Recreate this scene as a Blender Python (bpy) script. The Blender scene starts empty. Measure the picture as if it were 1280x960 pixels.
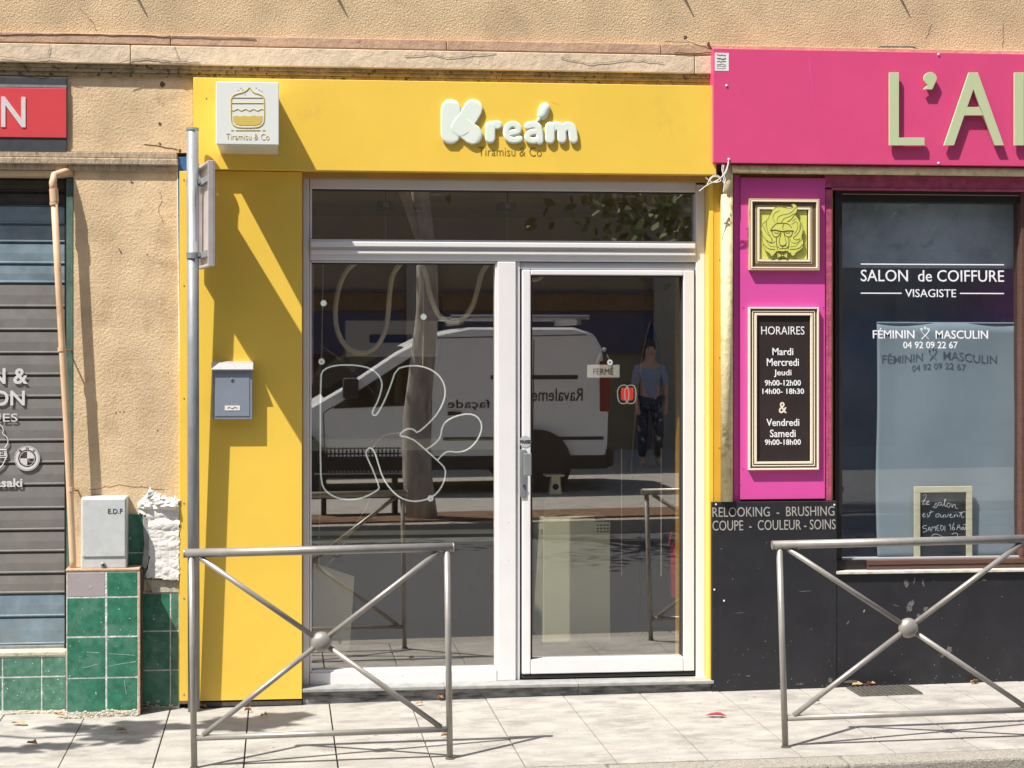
import bpy, bmesh, math, random
from mathutils import Vector
random.seed(7)
sc = bpy.context.scene
COL = sc.collection
# ------------------------------------------------------------------ camera
F, CX, CY = 2130.0, 574.0, 431.0          # focal and principal point in pixels of the 1280x960 photograph
D, H = 8.4, 1.75
YAW = math.radians(6.0)
cam = bpy.data.cameras.new('camera'); camo = bpy.data.objects.new('camera', cam); COL.objects.link(camo)
camo.location = (0, -D, H); camo.rotation_euler = (math.radians(90), 0, -YAW)
cam.sensor_width = 36; cam.lens = F/1280*36
cam.shift_x = (640-CX)/1280; cam.shift_y = (CY-480)/1280
cam.clip_start = 0.05; cam.clip_end = 500
sc.camera = camo
# ------------------------------------------------------------------ light
SUN = Vector((.53, .38, -1.0)).normalized()
w = bpy.data.worlds.new('World'); sc.world = w; w.use_nodes = True
nt = w.node_tree
sky = nt.nodes.new('ShaderNodeTexSky'); sky.sky_type = 'NISHITA'; sky.sun_disc = False
sky.sun_elevation = math.asin(-SUN.z); sky.sun_rotation = math.atan2(-SUN.x, -SUN.y)
sky.air_density = 1.0; sky.dust_density = 1.5
nt.links.new(sky.outputs[0], nt.nodes['Background'].inputs[0])
nt.nodes['Background'].inputs[1].default_value = 0.095
sl = bpy.data.lights.new('sun', 'SUN'); sl.energy = 4.6; sl.angle = math.radians(.5); sl.color = (1, .955, .88)
so = bpy.data.objects.new('sun', sl); COL.objects.link(so); so.rotation_euler = SUN.to_track_quat('-Z', 'Y').to_euler()
sc.view_settings.view_transform = 'Standard'; sc.view_settings.look = 'None'
sc.view_settings.exposure = 0.74; sc.view_settings.gamma = 1
sc.cycles.max_bounces = 10; sc.cycles.transparent_max_bounces = 16
# ------------------------------------------------------------------ measuring: photo pixel + distance of a plane -> metres
cs, sn = math.cos(YAW), math.sin(YAW)
def W(px, py, Y):
    rx = (px-CX)/F; rz = -(py-CY)/F
    dx = sn + rx*cs; dy = cs - rx*sn
    t = (Y+D)/dy
    return dx*t, Y, H + rz*t
def X(px, Y=0): return W(px, CY, Y)[0]
def Z(py, Y=0, ref=630): return W(ref, py, Y)[2]
G1 = W(380, 880, 0); G2 = W(890, 863, 0)
GS = (G2[2]-G1[2])/(G2[0]-G1[0]); G0 = G1[2]-GS*G1[0]
def gz(x): return G0 + GS*x
# ------------------------------------------------------------------ materials
M = {}
def mat(name, col, rough=.6, metal=0, var=.0, vs=6, bump=0, bs=60, speck=None, spk=(40, .62), stain=None, stp=(1.5, .5), spec=.5, stretch=None, emit=None, bdist=.01):
    m = bpy.data.materials.new(name); m.use_nodes = True; t = m.node_tree; N = t.nodes; L = t.links
    b = N['Principled BSDF']; b.inputs['Roughness'].default_value = rough; b.inputs['Metallic'].default_value = metal
    b.inputs['Specular IOR Level'].default_value = spec
    c4 = (*col, 1); b.inputs['Base Color'].default_value = c4
    tc = N.new('ShaderNodeTexCoord'); src = tc.outputs['Object']
    if stretch:
        mp = N.new('ShaderNodeMapping'); mp.inputs['Scale'].default_value = stretch; L.new(src, mp.inputs[0]); src = mp.outputs[0]
    cur = None
    def noise(s, d=6, r=.6):
        n = N.new('ShaderNodeTexNoise'); n.inputs['Scale'].default_value = s; n.inputs['Detail'].default_value = d; n.inputs['Roughness'].default_value = r
        L.new(src, n.inputs['Vector']); return n.outputs[0]
    def ramp(o, a, bb):
        r = N.new('ShaderNodeMapRange'); r.inputs['From Min'].default_value = a; r.inputs['From Max'].default_value = bb; L.new(o, r.inputs[0]); return r.outputs[0]
    def mix(f, a, bb):
        x = N.new('ShaderNodeMix'); x.data_type = 'RGBA'
        L.new(f, x.inputs[0])
        for k, v in ((6, a), (7, bb)):
            if isinstance(v, tuple): x.inputs[k].default_value = v
            else: L.new(v, x.inputs[k])
        return x.outputs[2]
    if var:
        lo = tuple(max(0, c*(1-var)) for c in col)+(1,); hi = tuple(min(1, c*(1+var)) for c in col)+(1,)
        cur = mix(ramp(noise(vs), .3, .7), lo, hi)
    if stain:
        cur = mix(ramp(noise(stp[0], 8, .7), stp[1], stp[1]+.12), cur or c4, (*stain, 1))
    if speck:
        cur = mix(ramp(noise(spk[0], 3, .7), spk[1], spk[1]+.03), cur or c4, (*speck, 1))
    if cur: L.new(cur, b.inputs['Base Color'])
    if bump:
        bp = N.new('ShaderNodeBump'); bp.inputs['Strength'].default_value = bump; bp.inputs['Distance'].default_value = bdist
        L.new(noise(bs, 5, .65), bp.inputs['Height']); L.new(bp.outputs[0], b.inputs['Normal'])
    if emit:
        b.inputs['Emission Color'].default_value = (*emit[0], 1); b.inputs['Emission Strength'].default_value = emit[1]
    M[name] = m; return m
mat('stucco_rough', (.63, .465, .28), .95, var=.20, vs=3, bump=1.0, bs=105, speck=(.22, .14, .08), spk=(90, .66), bdist=.012, stain=(.50, .36, .22), stp=(2, .56))
mat('stucco_smooth', (.64, .475, .29), .95, var=.20, vs=4, bump=.75, bs=75, bdist=.007, stain=(.50, .36, .21), stp=(4.5, .54), speck=(.3, .18, .1), spk=(28, .78))
mat('cornice_light', (.66, .52, .37), .9, var=.14, vs=9, bump=.6, bs=30, stain=(.42, .3, .2), stp=(6, .6), speck=(.22, .16, .1), spk=(35, .72))
mat('cornice_pink', (.50, .32, .21), .9, var=.15, vs=12, bump=.6, bs=40, speck=(.2, .13, .09), spk=(30, .7))
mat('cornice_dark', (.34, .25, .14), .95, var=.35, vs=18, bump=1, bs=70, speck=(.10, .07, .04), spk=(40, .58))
mat('ledge', (.46, .36, .25), .95, var=.25, vs=20, bump=.8, bs=60, stain=(.2, .15, .1), stp=(14, .55), stretch=(3, 1, 1))
mat('crack', (.12, .07, .04), 1)
mat('yellow', (.84, .56, .075), .42, var=.05, vs=2, bump=.12, bs=4, stain=(.76, .50, .08), stp=(3, .60), speck=(.55, .32, .04), spk=(14, .80))
mat('yellow_trim', (.72, .40, .035), .5, var=.06, vs=4)
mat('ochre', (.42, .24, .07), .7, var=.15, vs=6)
mat('blue_paint', (.03, .11, .30), .7, var=.2, vs=9, bump=.3, bs=40)
mat('pvc', (.76, .74, .735), .32, var=.03, vs=8, speck=(.55, .5, .45), spk=(22, .80))
mat('pvc_grey', (.45, .46, .48), .4, var=.05)
mat('gasket', (.03, .03, .03), .6)
mat('screw', (.35, .22, .08), .5, .6)
mat('white_panel', (.74, .76, .72), .3, var=.02)
mat('gold_print', (.62, .46, .10), .6)
mat('mint', (.74, .80, .70), .5)
mat('print_brown', (.16, .09, .01), .6)
mat('galv', (.25, .265, .28), .5, .3, var=.22, vs=22, bump=.1, bs=80, speck=(.2, .16, .12), spk=(30, .73), stretch=(1, 1, .25))
mat('barrier', (.33, .31, .28), .42, .4, var=.14, vs=15, speck=(.16, .12, .1), spk=(38, .74))
mat('rust', (.22, .11, .05), .9, var=.3, vs=30)
mat('sign_back', (.55, .50, .50), .45, .3, var=.1, vs=14)
mat('mail_grey', (.29, .33, .40), .4, .3, var=.05, vs=10)
mat('mail_lid', (.52, .50, .50), .3, .35, var=.08, vs=40)
mat('paper', (.75, .74, .7), .7)
mat('black_ink', (.015, .015, .018), .6)
mat('meter', (.52, .54, .53), .6, var=.08, vs=14, stain=(.36, .35, .33), stp=(5, .6), speck=(.2, .2, .2), spk=(45, .74), bump=.1)
mat('tile_green', (.03, .165, .10), .38, var=.35, vs=22, speck=(.45, .55, .48), spk=(50, .68), stain=(.08, .21, .15), stp=(9, .50), bump=.08, bs=30)
mat('tile_green_pale', (.075, .19, .135), .45, var=.35, vs=26, speck=(.5, .55, .5), spk=(60, .68), bump=.1, bs=30)
mat('tile_mauve', (.36, .31, .32), .5, var=.06)
mat('grout', (.62, .62, .56), .95, var=.3, vs=30, bump=.8, bs=70)
mat('plaster', (.78, .76, .72), .95, var=.12, vs=16, bump=.7, bs=40, bdist=.006, stain=(.5, .46, .40), stp=(11, .62))
mat('cement', (.50, .46, .36), .95, var=.2, vs=18, bump=.8, bs=50)
mat('shutter', (.195, .185, .172), .55, .1, var=.12, vs=9, speck=(.5, .47, .43), spk=(34, .735), stain=(.24, .225, .205), stp=(4, .55), bump=.1, bs=30)
mat('shutter_blue', (.20, .27, .32), .45, .2, var=.25, vs=8, speck=(.45, .45, .45), spk=(46, .70), stain=(.22, .26, .28), stp=(6, .55), bump=.1)
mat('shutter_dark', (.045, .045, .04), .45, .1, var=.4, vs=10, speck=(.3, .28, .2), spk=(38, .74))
mat('green_frame', (.07, .13, .11), .6, var=.3, vs=16, stain=(.2, .22, .17), stp=(9, .6))
mat('print_white', (.62, .60, .58), .6, var=.06, vs=30)
mat('sign_red', (.62, .055, .065), .45, var=.05, vs=5, bump=.1, bs=8)
mat('sign_black', (.05, .05, .055), .5, var=.25, vs=14, speck=(.4, .4, .4), spk=(30, .75))
mat('pipe', (.62, .42, .26), .5, var=.12, vs=9, stain=(.45, .28, .16), stp=(8, .6))
mat('pink', (.68, .08, .35), .45, var=.03, vs=4, speck=(.8, .4, .6), spk=(26, .79))
mat('pink_fascia', (.66, .07, .20), .38, var=.04, vs=3, bump=.05, bs=6)
mat('pink_rough', (.42, .07, .14), .7, var=.3, vs=22, bump=.4, bs=50, speck=(.7, .3, .4), spk=(40, .72))
mat('gold_pipe', (.64, .56, .32), .55, var=.18, vs=25, stain=(.36, .28, .12), stp=(12, .55), bump=.5, bs=45, speck=(.75, .7, .5), spk=(38, .75))
mat('sage', (.50, .56, .33), .45)
mat('frame_gold', (.62, .50, .28), .4, .2, var=.06)
mat('frame_cream', (.82, .72, .56), .45)
mat('frame_brown', (.14, .085, .045), .5, var=.15)
mat('board_dark', (.028, .018, .017), .5, var=.2)
mat('lion_yellow', (.66, .66, .14), .5, var=.04)
mat('lion_ink', (.06, .05, .015), .6)
mat('charcoal', (.015, .015, .019), .5, var=.25, vs=5, speck=(.35, .34, .32), spk=(34, .74), stain=(.024, .023, .027), stp=(4, .55), bump=.15, bs=8, stretch=(1, 1, 1))
mat('scuff', (.11, .105, .10), .8, var=.5, vs=90)
mat('letter_grey', (.36, .34, .31), .6)
mat('win_black', (.018, .013, .013), .45, var=.2)
mat('win_brown', (.10, .05, .035), .6, var=.3, vs=20, stretch=(.4, 1, 6))
mat('sill_stone', (.55, .52, .46), .8, var=.25, vs=20, bump=.4)
mat('curtain', (.34, .365, .37), .9, var=.05, vs=4)
mat('blind', (.34, .38, .45), .9, var=.15, vs=4)
mat('valance', (.48, .47, .46), .9, var=.25, vs=5, stain=(.33, .33, .33), stp=(9, .58))
mat('wood_pale', (.80, .66, .42), .6, var=.12, vs=12, stretch=(1, 1, 5))
mat('chalkboard', (.03, .03, .03), .8, var=.4, vs=10)
mat('chalk', (.75, .73, .72), .9)
mat('white_vinyl', (.85, .85, .87), .6)
mat('step_stone', (.30, .30, .29), .75, var=.2, vs=20, bump=.2)
mat('step_riser', (.17, .17, .17), .8, var=.8, vs=22, stretch=(.5, 1, 2.2), bump=.5, bs=40, stain=(.34, .33, .31), stp=(20, .56))
mat('slab', (.375, .355, .32), .9, var=.20, vs=9, bump=.6, bs=90, stain=(.27, .25, .22), stp=(5, .52), speck=(.15, .12, .09), spk=(36, .665), stretch=(.7, 1.25, 1), bdist=.008)
mat('joint', (.075, .068, .058), 1, var=.3, vs=40)
mat('kerb', (.36, .33, .28), .9, var=.3, vs=90, bump=.9, bs=130, speck=(.1, .09, .08), spk=(110, .6))
mat('asphalt', (.085, .085, .09), .9, var=.25, vs=60, bump=.9, bs=160, speck=(.22, .22, .22), spk=(150, .64))
mat('far_pavement', (.30, .28, .25), .9, var=.2, vs=6, bump=.3, speck=(.4, .2, .1), spk=(9, .72))
mat('soil', (.16, .09, .05), 1, var=.5, vs=20, bump=1, bs=30)
mat('iron', (.12, .115, .10), .7, .3, var=.3, vs=40)
mat('leaf_red', (.38, .03, .04), .7); mat('leaf_brown', (.34, .17, .08), .8, var=.3, vs=40)
mat('leaf_tan', (.45, .3, .16), .8, var=.3, vs=40)
mat('neon_white', (.85, .88, .88), .35, emit=((.9, 1, 1), .25))
mat('hose', (.88, .80, .58), .6, var=.05)
mat('cord', (.8, .74, .6), .7)
mat('appliance', (.72, .76, .58), .4, var=.03)
mat('interior_wall', (.55, .42, .22), .9, var=.15, vs=2)
mat('interior_dark', (.05, .045, .045), .8, var=.2)
mat('interior_floor', (.06, .058, .058), .5, var=.15)
mat('board_pale', (.7, .7, .6), .7, var=.08)
mat('fire_red', (.40, .02, .03), .35)
mat('neon_red', (.5, .03, .03), .4, emit=((1, .05, .03), .5))
mat('van_white', (.80, .80, .80), .25, var=.02)
mat('van_glass', (.01, .012, .014), .05)
mat('tyre', (.02, .02, .02), .9); mat('rim', (.3, .3, .32), .4, .7)
mat('tail_red', (.22, .012, .01), .2)
mat('plastic_dark', (.03, .03, .033), .6)
mat('bark', (.42, .37, .32), .95, var=.4, vs=14, bump=1, bs=20, stretch=(1, 1, .3))
mat('foliage', (.06, .09, .02), .7, var=.4, vs=3)
mat('foliage_dark', (.035, .06, .018), .7, var=.4, vs=3)
mat('far_wall', (.20, .16, .11), .9, var=.1, vs=1)
mat('far_blue', (.02, .03, .09), .6); mat('far_stone', (.26, .23, .19), .8, var=.1)
mat('skin', (.45, .27, .19), .6); mat('hair', (.05, .035, .02), .7)
mat('shirt', (.24, .27, .36), .8, var=.35, vs=14, stretch=(8, 8, 1)); mat('trousers', (.03, .035, .05), .8, speck=(.45, .45, .5), spk=(16, .6))
def glass(name, tint, fac, rough=0.0):
    m = bpy.data.materials.new(name); m.use_nodes = True; t = m.node_tree; N = t.nodes; L = t.links
    N.remove(N['Principled BSDF']); out = N['Material Output']
    tr = N.new('ShaderNodeBsdfTransparent'); tr.inputs[0].default_value = (*tint, 1)
    gl = N.new('ShaderNodeBsdfGlossy'); gl.inputs['Roughness'].default_value = rough; gl.inputs[0].default_value = (1, 1, 1, 1)
    fr = N.new('ShaderNodeLayerWeight'); fr.inputs[0].default_value = .5
    pw = N.new('ShaderNodeMath'); pw.operation = 'POWER'; pw.inputs[1].default_value = 5; L.new(fr.outputs['Facing'], pw.inputs[0])
    mr = N.new('ShaderNodeMapRange'); mr.inputs['To Min'].default_value = fac; mr.inputs['To Max'].default_value = 1
    L.new(pw.outputs[0], mr.inputs[0])
    mx = N.new('ShaderNodeMixShader'); L.new(mr.outputs[0], mx.inputs[0]); L.new(tr.outputs[0], mx.inputs[1]); L.new(gl.outputs[0], mx.inputs[2]); L.new(mx.outputs[0], out.inputs[0])
    M[name] = m
glass('glass', (.975, .965, .93), .225)
glass('glass_salon', (.90, .94, .97), .055)
# ------------------------------------------------------------------ mesh building
class MB:
    def __init__(s): s.v = []; s.f = []; s.bev = 0
    def box(s, x0, x1, y0, y1, z0, z1):
        x0, x1 = sorted((x0, x1)); y0, y1 = sorted((y0, y1)); z0, z1 = sorted((z0, z1))
        n = len(s.v)
        s.v += [(x0,y0,z0),(x1,y0,z0),(x1,y1,z0),(x0,y1,z0),(x0,y0,z1),(x1,y0,z1),(x1,y1,z1),(x0,y1,z1)]
        s.f += [tuple(n+i for i in q) for q in ((3,2,1,0),(4,5,6,7),(0,1,5,4),(1,2,6,5),(2,3,7,6),(3,0,4,7))]
        return s
    def pbox(s, px0, px1, py0, py1, y0, y1, ref=630):      # photo pixels measured on the front plane y0
        return s.box(X(px0, y0), X(px1, y0), y0, y1, Z(py0, y0, ref), Z(py1, y0, ref))
    def prism(s, pts, y0, y1):                              # outline in x,z pushed from y0 to y1
        n = len(s.v); k = len(pts)
        a = sum(pts[i][0]*pts[(i+1) % k][1]-pts[(i+1) % k][0]*pts[i][1] for i in range(k))
        if a < 0: pts = pts[::-1]
        s.v += [(p[0], y0, p[1]) for p in pts] + [(p[0], y1, p[1]) for p in pts]
        s.f.append(tuple(range(n, n+k))); s.f.append(tuple(range(n+2*k-1, n+k-1, -1)))
        for i in range(k):
            j = (i+1) % k; s.f.append((n+j, n+i, n+k+i, n+k+j))
        return s
    def ppoly(s, pts, y0, y1):
        return s.prism([(W(a, b, y0)[0], W(a, b, y0)[2]) for a, b in pts], y0, y1)
    def tube(s, pts, r, n=8, caps=True, flat=None, roundend=False):
        P = [Vector(p) for p in pts]; R = [r]*len(P) if not hasattr(r, '__len__') else list(r)
        if roundend:
            d0 = (P[0]-P[1]).normalized(); d1 = (P[-1]-P[-2]).normalized(); a, b, ra, rb = P[0].copy(), P[-1].copy(), R[0], R[-1]
            for q in (.5, .85, .99): P.insert(0, a+d0*ra*q); R.insert(0, ra*math.sqrt(1-q*q))
            for q in (.5, .85, .99): P.append(b+d1*rb*q); R.append(rb*math.sqrt(1-q*q))
        base = len(s.v); up = None
        for i, p in enumerate(P):
            d = (P[min(i+1, len(P)-1)]-P[max(i-1, 0)]).normalized()
            if up is None:
                up = Vector((0, 1, 0)) if abs(d.y) < .9 else Vector((0, 0, 1))
            sd = d.cross(up).normalized(); u2 = sd.cross(d).normalized()
            if flat is None: up = u2
            for k in range(n):
                an = 2*math.pi*(k+.5)/n
                off = sd*math.cos(an)*R[i] + u2*math.sin(an)*R[i]
                if flat is not None: off.y *= flat
                s.v.append(tuple(p+off))
        for i in range(len(P)-1):
            for k in range(n):
                a = base+i*n+k; b = base+i*n+(k+1) % n
                s.f.append((a, b, b+n, a+n))
        if caps:
            s.f.append(tuple(base+k for k in range(n))[::-1]); e = base+(len(P)-1)*n; s.f.append(tuple(e+k for k in range(n)))
        return s
    def ptube(s, pts, Y, r, n=6, smooth=0, flat=None, roundend=False):
        q = [Vector(W(a, b, Y)) for a, b in pts]
        for _ in range(smooth):
            o = [q[0]]
            for i in range(len(q)-1): o += [q[i]*.75+q[i+1]*.25, q[i]*.25+q[i+1]*.75]
            o.append(q[-1]); q = o
        return s.tube(q, r, n, flat=flat, roundend=roundend)
    def lathe(s, prof, c, axis='z', n=20):
        base = len(s.v)
        for r, h in prof:
            for k in range(n):
                a = 2*math.pi*k/n; u, v = r*math.cos(a), r*math.sin(a)
                s.v.append({'z': (c[0]+u, c[1]+v, c[2]+h), 'y': (c[0]+u, c[1]-h, c[2]+v), 'x': (c[0]+h, c[1]+u, c[2]+v)}[axis])
        for i in range(len(prof)-1):
            for k in range(n):
                a = base+i*n+k; b = base+i*n+(k+1) % n; s.f.append((a, b, b+n, a+n))
        s.f.append(tuple(base+k for k in range(n))[::-1]); e = base+(len(prof)-1)*n; s.f.append(tuple(e+k for k in range(n)))
        return s
    def build(s, name, m, parent=None, smooth=False, bevel=0, local=False, seg=2):
        me = bpy.data.meshes.new(name); me.from_pydata(s.v, [], s.f); me.update()
        bm = bmesh.new(); bm.from_mesh(me); bmesh.ops.recalc_face_normals(bm, faces=bm.faces); bm.to_mesh(me); bm.free()
        return link(name, me, m, parent, smooth, bevel, local, seg)
def link(name, me, m, parent=None, smooth=False, bevel=0, local=False, seg=2):
    o = bpy.data.objects.new(name, me); COL.objects.link(o)
    me.materials.append(M[m] if isinstance(m, str) else m)
    if smooth:
        for p in me.polygons: p.use_smooth = True
    if bevel:
        b = o.modifiers.new('bevel', 'BEVEL'); b.width = bevel; b.segments = seg; b.limit_method = 'ANGLE'; b.angle_limit = math.radians(40)
    if parent:
        o.parent = parent
        if not local and parent.type == 'EMPTY': o.location = -parent.location
    return o
def thing(name, label, cat, loc=(0, 0, 0), group=None):
    o = bpy.data.objects.new(name, None); COL.objects.link(o); o.location = loc; o.empty_display_size = .1
    o['label'] = label; o['category'] = cat
    if group: o['group'] = group
    return o
def tag(o, label, cat, group=None):
    o['label'] = label; o['category'] = cat
    if group: o['group'] = group
    return o
def struct(o): o['kind'] = 'structure'; return o
def stuff(o): o['kind'] = 'stuff'; return o
def text(s, box, Y, m, parent, ref=None, name='lettering', depth=.0015, shear=0, off=0, facing=-1, world=None, lines=1):
    cu = bpy.data.curves.new('t', 'FONT'); cu.body = s; cu.extrude = depth/2/.2; cu.shear = shear; cu.offset = off; cu.resolution_u = 3
    cu.align_x = 'CENTER'
    to = bpy.data.objects.new('t', cu); COL.objects.link(to)
    dg = bpy.context.evaluated_depsgraph_get(); me = bpy.data.meshes.new_from_object(to.evaluated_get(dg))
    bpy.data.objects.remove(to)
    me.materials.clear()
    xs = [v.co.x for v in me.vertices]; ys = [v.co.y for v in me.vertices]
    a0, a1, b0, b1 = min(xs), max(xs), min(ys), max(ys)
    if world: x0, x1, z0, z1 = world
    else:
        px0, px1, py0, py1 = box; rf = (px0+px1)/2 if ref is None else ref
        x0, x1, z0, z1 = X(px0, Y), X(px1, Y), Z(py1, Y, rf), Z(py0, Y, rf)
    zs = depth/max(1e-6, 2*cu.extrude)
    for v in me.vertices:
        u = (v.co.x-a0)/(a1-a0); t = (v.co.y-b0)/(b1-b0); k = v.co.z*zs
        if facing < 0: v.co = (x0+(x1-x0)*u, Y-depth/2-k*1, z0+(z1-z0)*t)
        else: v.co = (x1-(x1-x0)*u, Y+depth/2+k, z0+(z1-z0)*t)
    bm = bmesh.new(); bm.from_mesh(me); bmesh.ops.recalc_face_normals(bm, faces=bm.faces); bm.to_mesh(me); bm.free()
    return link(name, me, m, parent)
def poly_disc(cx, cz, r, n=24): return [(cx+r*math.cos(2*math.pi*k/n), cz+r*math.sin(2*math.pi*k/n)) for k in range(n)]

XL, XR = -3.2, 5.2
# ================================================================== GROUND
def sheet(name, x0, x1, y0, y1, z, m, sl=True, nx=1):
    b = MB(); n = 0
    for i in range(nx):
        a = x0+(x1-x0)*i/nx; c = x0+(x1-x0)*(i+1)/nx
        za, zc_ = (gz(a)+z, gz(c)+z) if sl else (z, z)
        b.v += [(a, y0, za), (c, y0, zc_), (c, y1, zc_), (a, y1, za)]; b.f.append((n, n+1, n+2, n+3)); n += 4
    return b.build(name, m)
struct(sheet('ground', -150, 150, -150, 60, -.9, 'far_pavement', sl=False))
road = struct(sheet('road', -40, 40, -7.9, -1.44, -.13, 'asphalt'))
def solid(name, x0, x1, y0, y1, z0, z1, m, parent=None, bevel=0, sh=0, kind=None):
    b = MB().box(x0, x1, y0, y1, 0, 0); b.v = [(x, y, gz(x)+(z1 if i > 3 else z0)) for i, (x, y, z) in enumerate(b.v)]
    return b.build(name, m, parent, bevel=bevel)
pav = struct(solid('pavement', -12, 14, -1.42, .3, -.5, -.035, 'joint'))
edges_px = [(109, 213), (213, 311), (311, 412), (412, 513), (513, 607.5), (607.5, 704.5), (704.5, 800), (800, 899), (899, 999), (999, 1088), (1088, 1181)]
je = [X(109, -.02)]
for a, b_ in edges_px: je.append(X(b_, -.02))
stp = .392
while je[0] > -4: je.insert(0, je[0]-stp)
while je[-1] < 7: je.append(je[-1]+stp)
for i in range(len(je)-1):
    w_ = random.uniform(.0016, .0032)
    # the last stretch before the kerb is cut along a slightly uneven line
    o = solid('paving_slab', je[i]+w_, je[i+1]-w_, -1.385, .02, -.06, random.uniform(-.0015, .0015), 'slab', pav, bevel=.003)
kb = struct(solid('kerb', -12, 14, -1.52, -1.39, -.5, -.03, 'joint'))
kx = -11.0; kx = X(150, -1.4)-1.0*8
while kx < 13:
    solid('kerb_stone', kx+.003, kx+.997, -1.53, -1.388, -.25, random.uniform(-.004, 0), 'kerb', kb, bevel=.012); kx += 1.0
struct(solid('far_pavement', -40, 40, -30, -7.9, -.6, .0, 'far_pavement'))
solid('planting_bed', -40, 40, -8.9, -8.1, -.05, .02, 'soil', bpy.data.objects['far_pavement'])
# drain cover in the pavement
gx0, gx1 = X(1062, -.1), X(1132, -.1)
cv = thing('drain_cover', 'small cast iron grating set in the paving before the black salon wall', 'drain cover', (gx0, -.2, gz(gx0)))
cg = MB().box(gx0, gx0+.32, -.26, -.05, 0, 0); cg.v = [(x, y, gz(x)+(.004 if i > 3 else -.02)) for i, (x, y, z) in enumerate(cg.v)]; cg.build('plate', 'iron', cv)
gr = MB()
for i in range(13):
    for j in range(8):
        xx = gx0+.012+i*.0245; yy = -.25+j*.0255; zz = gz(xx)+.004
        gr.box(xx, xx+.012, yy, yy+.014, zz, zz+.006)
stuff(gr.build('raised_stud', 'iron', cv))
# dry leaves
LV = [(895, 899, 'leaf_red', 22, 'bright red crumpled leaf on the paving before the black wall'),
      (550, 873, 'leaf_brown', 8, 'brown leaf lying at the foot of the threshold step behind the barrier'),
      (524, 880, 'leaf_tan', 10, 'pale orange leaf on the paving just before the shop window step'),
      (555, 921, 'leaf_brown', 7, 'small brown leaf beside the right post of the left barrier'),
      (152, 910, 'leaf_brown', 12, 'brown curled leaf on the shaded paving before the green tiled pedestal'),
      (24, 899, 'leaf_tan', 20, 'tan leaf leftmost on the paving by the shutter wall'),
      (75, 890, 'leaf_brown', 14, 'brown leaf at the foot of the green tiles'),
      (184, 884, 'leaf_brown', 14, 'dark dry leaf in the corner beside the tiled pedestal'),
      (253, 881, 'leaf_brown', 12, 'rusty leaf beside the foot of the galvanised sign pole'),
      (330, 893, 'leaf_tan', 9, 'tan leaf on the paving under the yellow panel'),
      (1072, 864, 'leaf_tan', 16, 'tan leaf against the foot of the black wall by the drain cover'),
      (1088, 863, 'leaf_brown', 12, 'brown leaf touching the tan one by the drain cover'),
      (1218, 861, 'leaf_brown', 14, 'brown leaf at the foot of the black wall seen under the right barrier'),
      (1020, 884, 'leaf_brown', 9, 'small brown leaf near the left post of the right barrier'),
      (40, 925, 'leaf_brown', 12, 'thin brown leaf on the paving at the bottom left'),
      (310, 886, 'leaf_brown', 9, 'dark leaf tucked below the edge of the yellow panel')]
for px, py, m, wpx, lab in LV:
    dd = F*H/(py-CY); Y = dd*cs - (px-CX)/F*dd*sn - D; x = X(px, Y); zz = gz(x)
    Y = min(Y, -.03); r = wpx/250*.55; a = random.uniform(-.5, .5); b = MB(); b.v = []
    outl = [(-1, 0), (-.5, .35), (0, .25), (.4, .45), (1, .05), (.45, -.3), (.1, -.2), (-.45, -.38)]
    b.v = [(0, 0, .012)] + [(u*math.cos(a)*r-v*math.sin(a)*r, (u*math.sin(a)+v*math.cos(a))*r, .004+abs(v)*.03+random.uniform(0, .012)) for u, v in outl]
    b.f = [(0, 1+i, 1+(i+1) % 8) for i in range(8)]
    o = b.build('dry_leaf', m, None); o.location = (x, Y, zz+.002); tag(o, lab, 'leaf', 'fallen leaves on the paving')
    sm = o.modifiers.new('thick', 'SOLIDIFY'); sm.thickness = .0015
# ================================================================== BUILDING
bd = thing('stucco_building', 'ochre stucco building with a cracked moulded cornice above the shopfronts', 'building', (0, .1, 0))
# upper wall
ct = Z(44, 0, 200)
up = MB().box(XL, XR+2, .0, .4, ct-.02, 6.5).build('upper_wall', 'stucco_rough', bd)
# cornice: pink fillet, pale band, dark undercut mouldings (each a part)
def course(name, pyt, pyb, yf, m, x0=XL, x1=XR+2, ref=200, bev=.004, pieces=None):
    zt, zb = Z(pyt, yf, ref), Z(pyb, yf, ref)
    xs = [x0]+(pieces or [])+[x1]
    for i in range(len(xs)-1):
        g = .0015
        MB().box(xs[i]+g, xs[i+1]-g, yf+random.uniform(-.003, .003), .3, zb, zt).build(name, m, bd, bevel=bev)
course('cornice_fillet', 43, 56, -.034, 'cornice_pink', pieces=[X(212, -.1), X(560, -.1), X(830, -.1)])
course('cornice_band', 57, 80.5, -.045, 'cornice_light', pieces=[X(162, -.1), X(872, -.1)])
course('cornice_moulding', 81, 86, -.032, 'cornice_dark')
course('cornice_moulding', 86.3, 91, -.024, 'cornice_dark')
course('cornice_moulding', 91.3, 97, -.016, 'cornice_dark')
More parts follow.
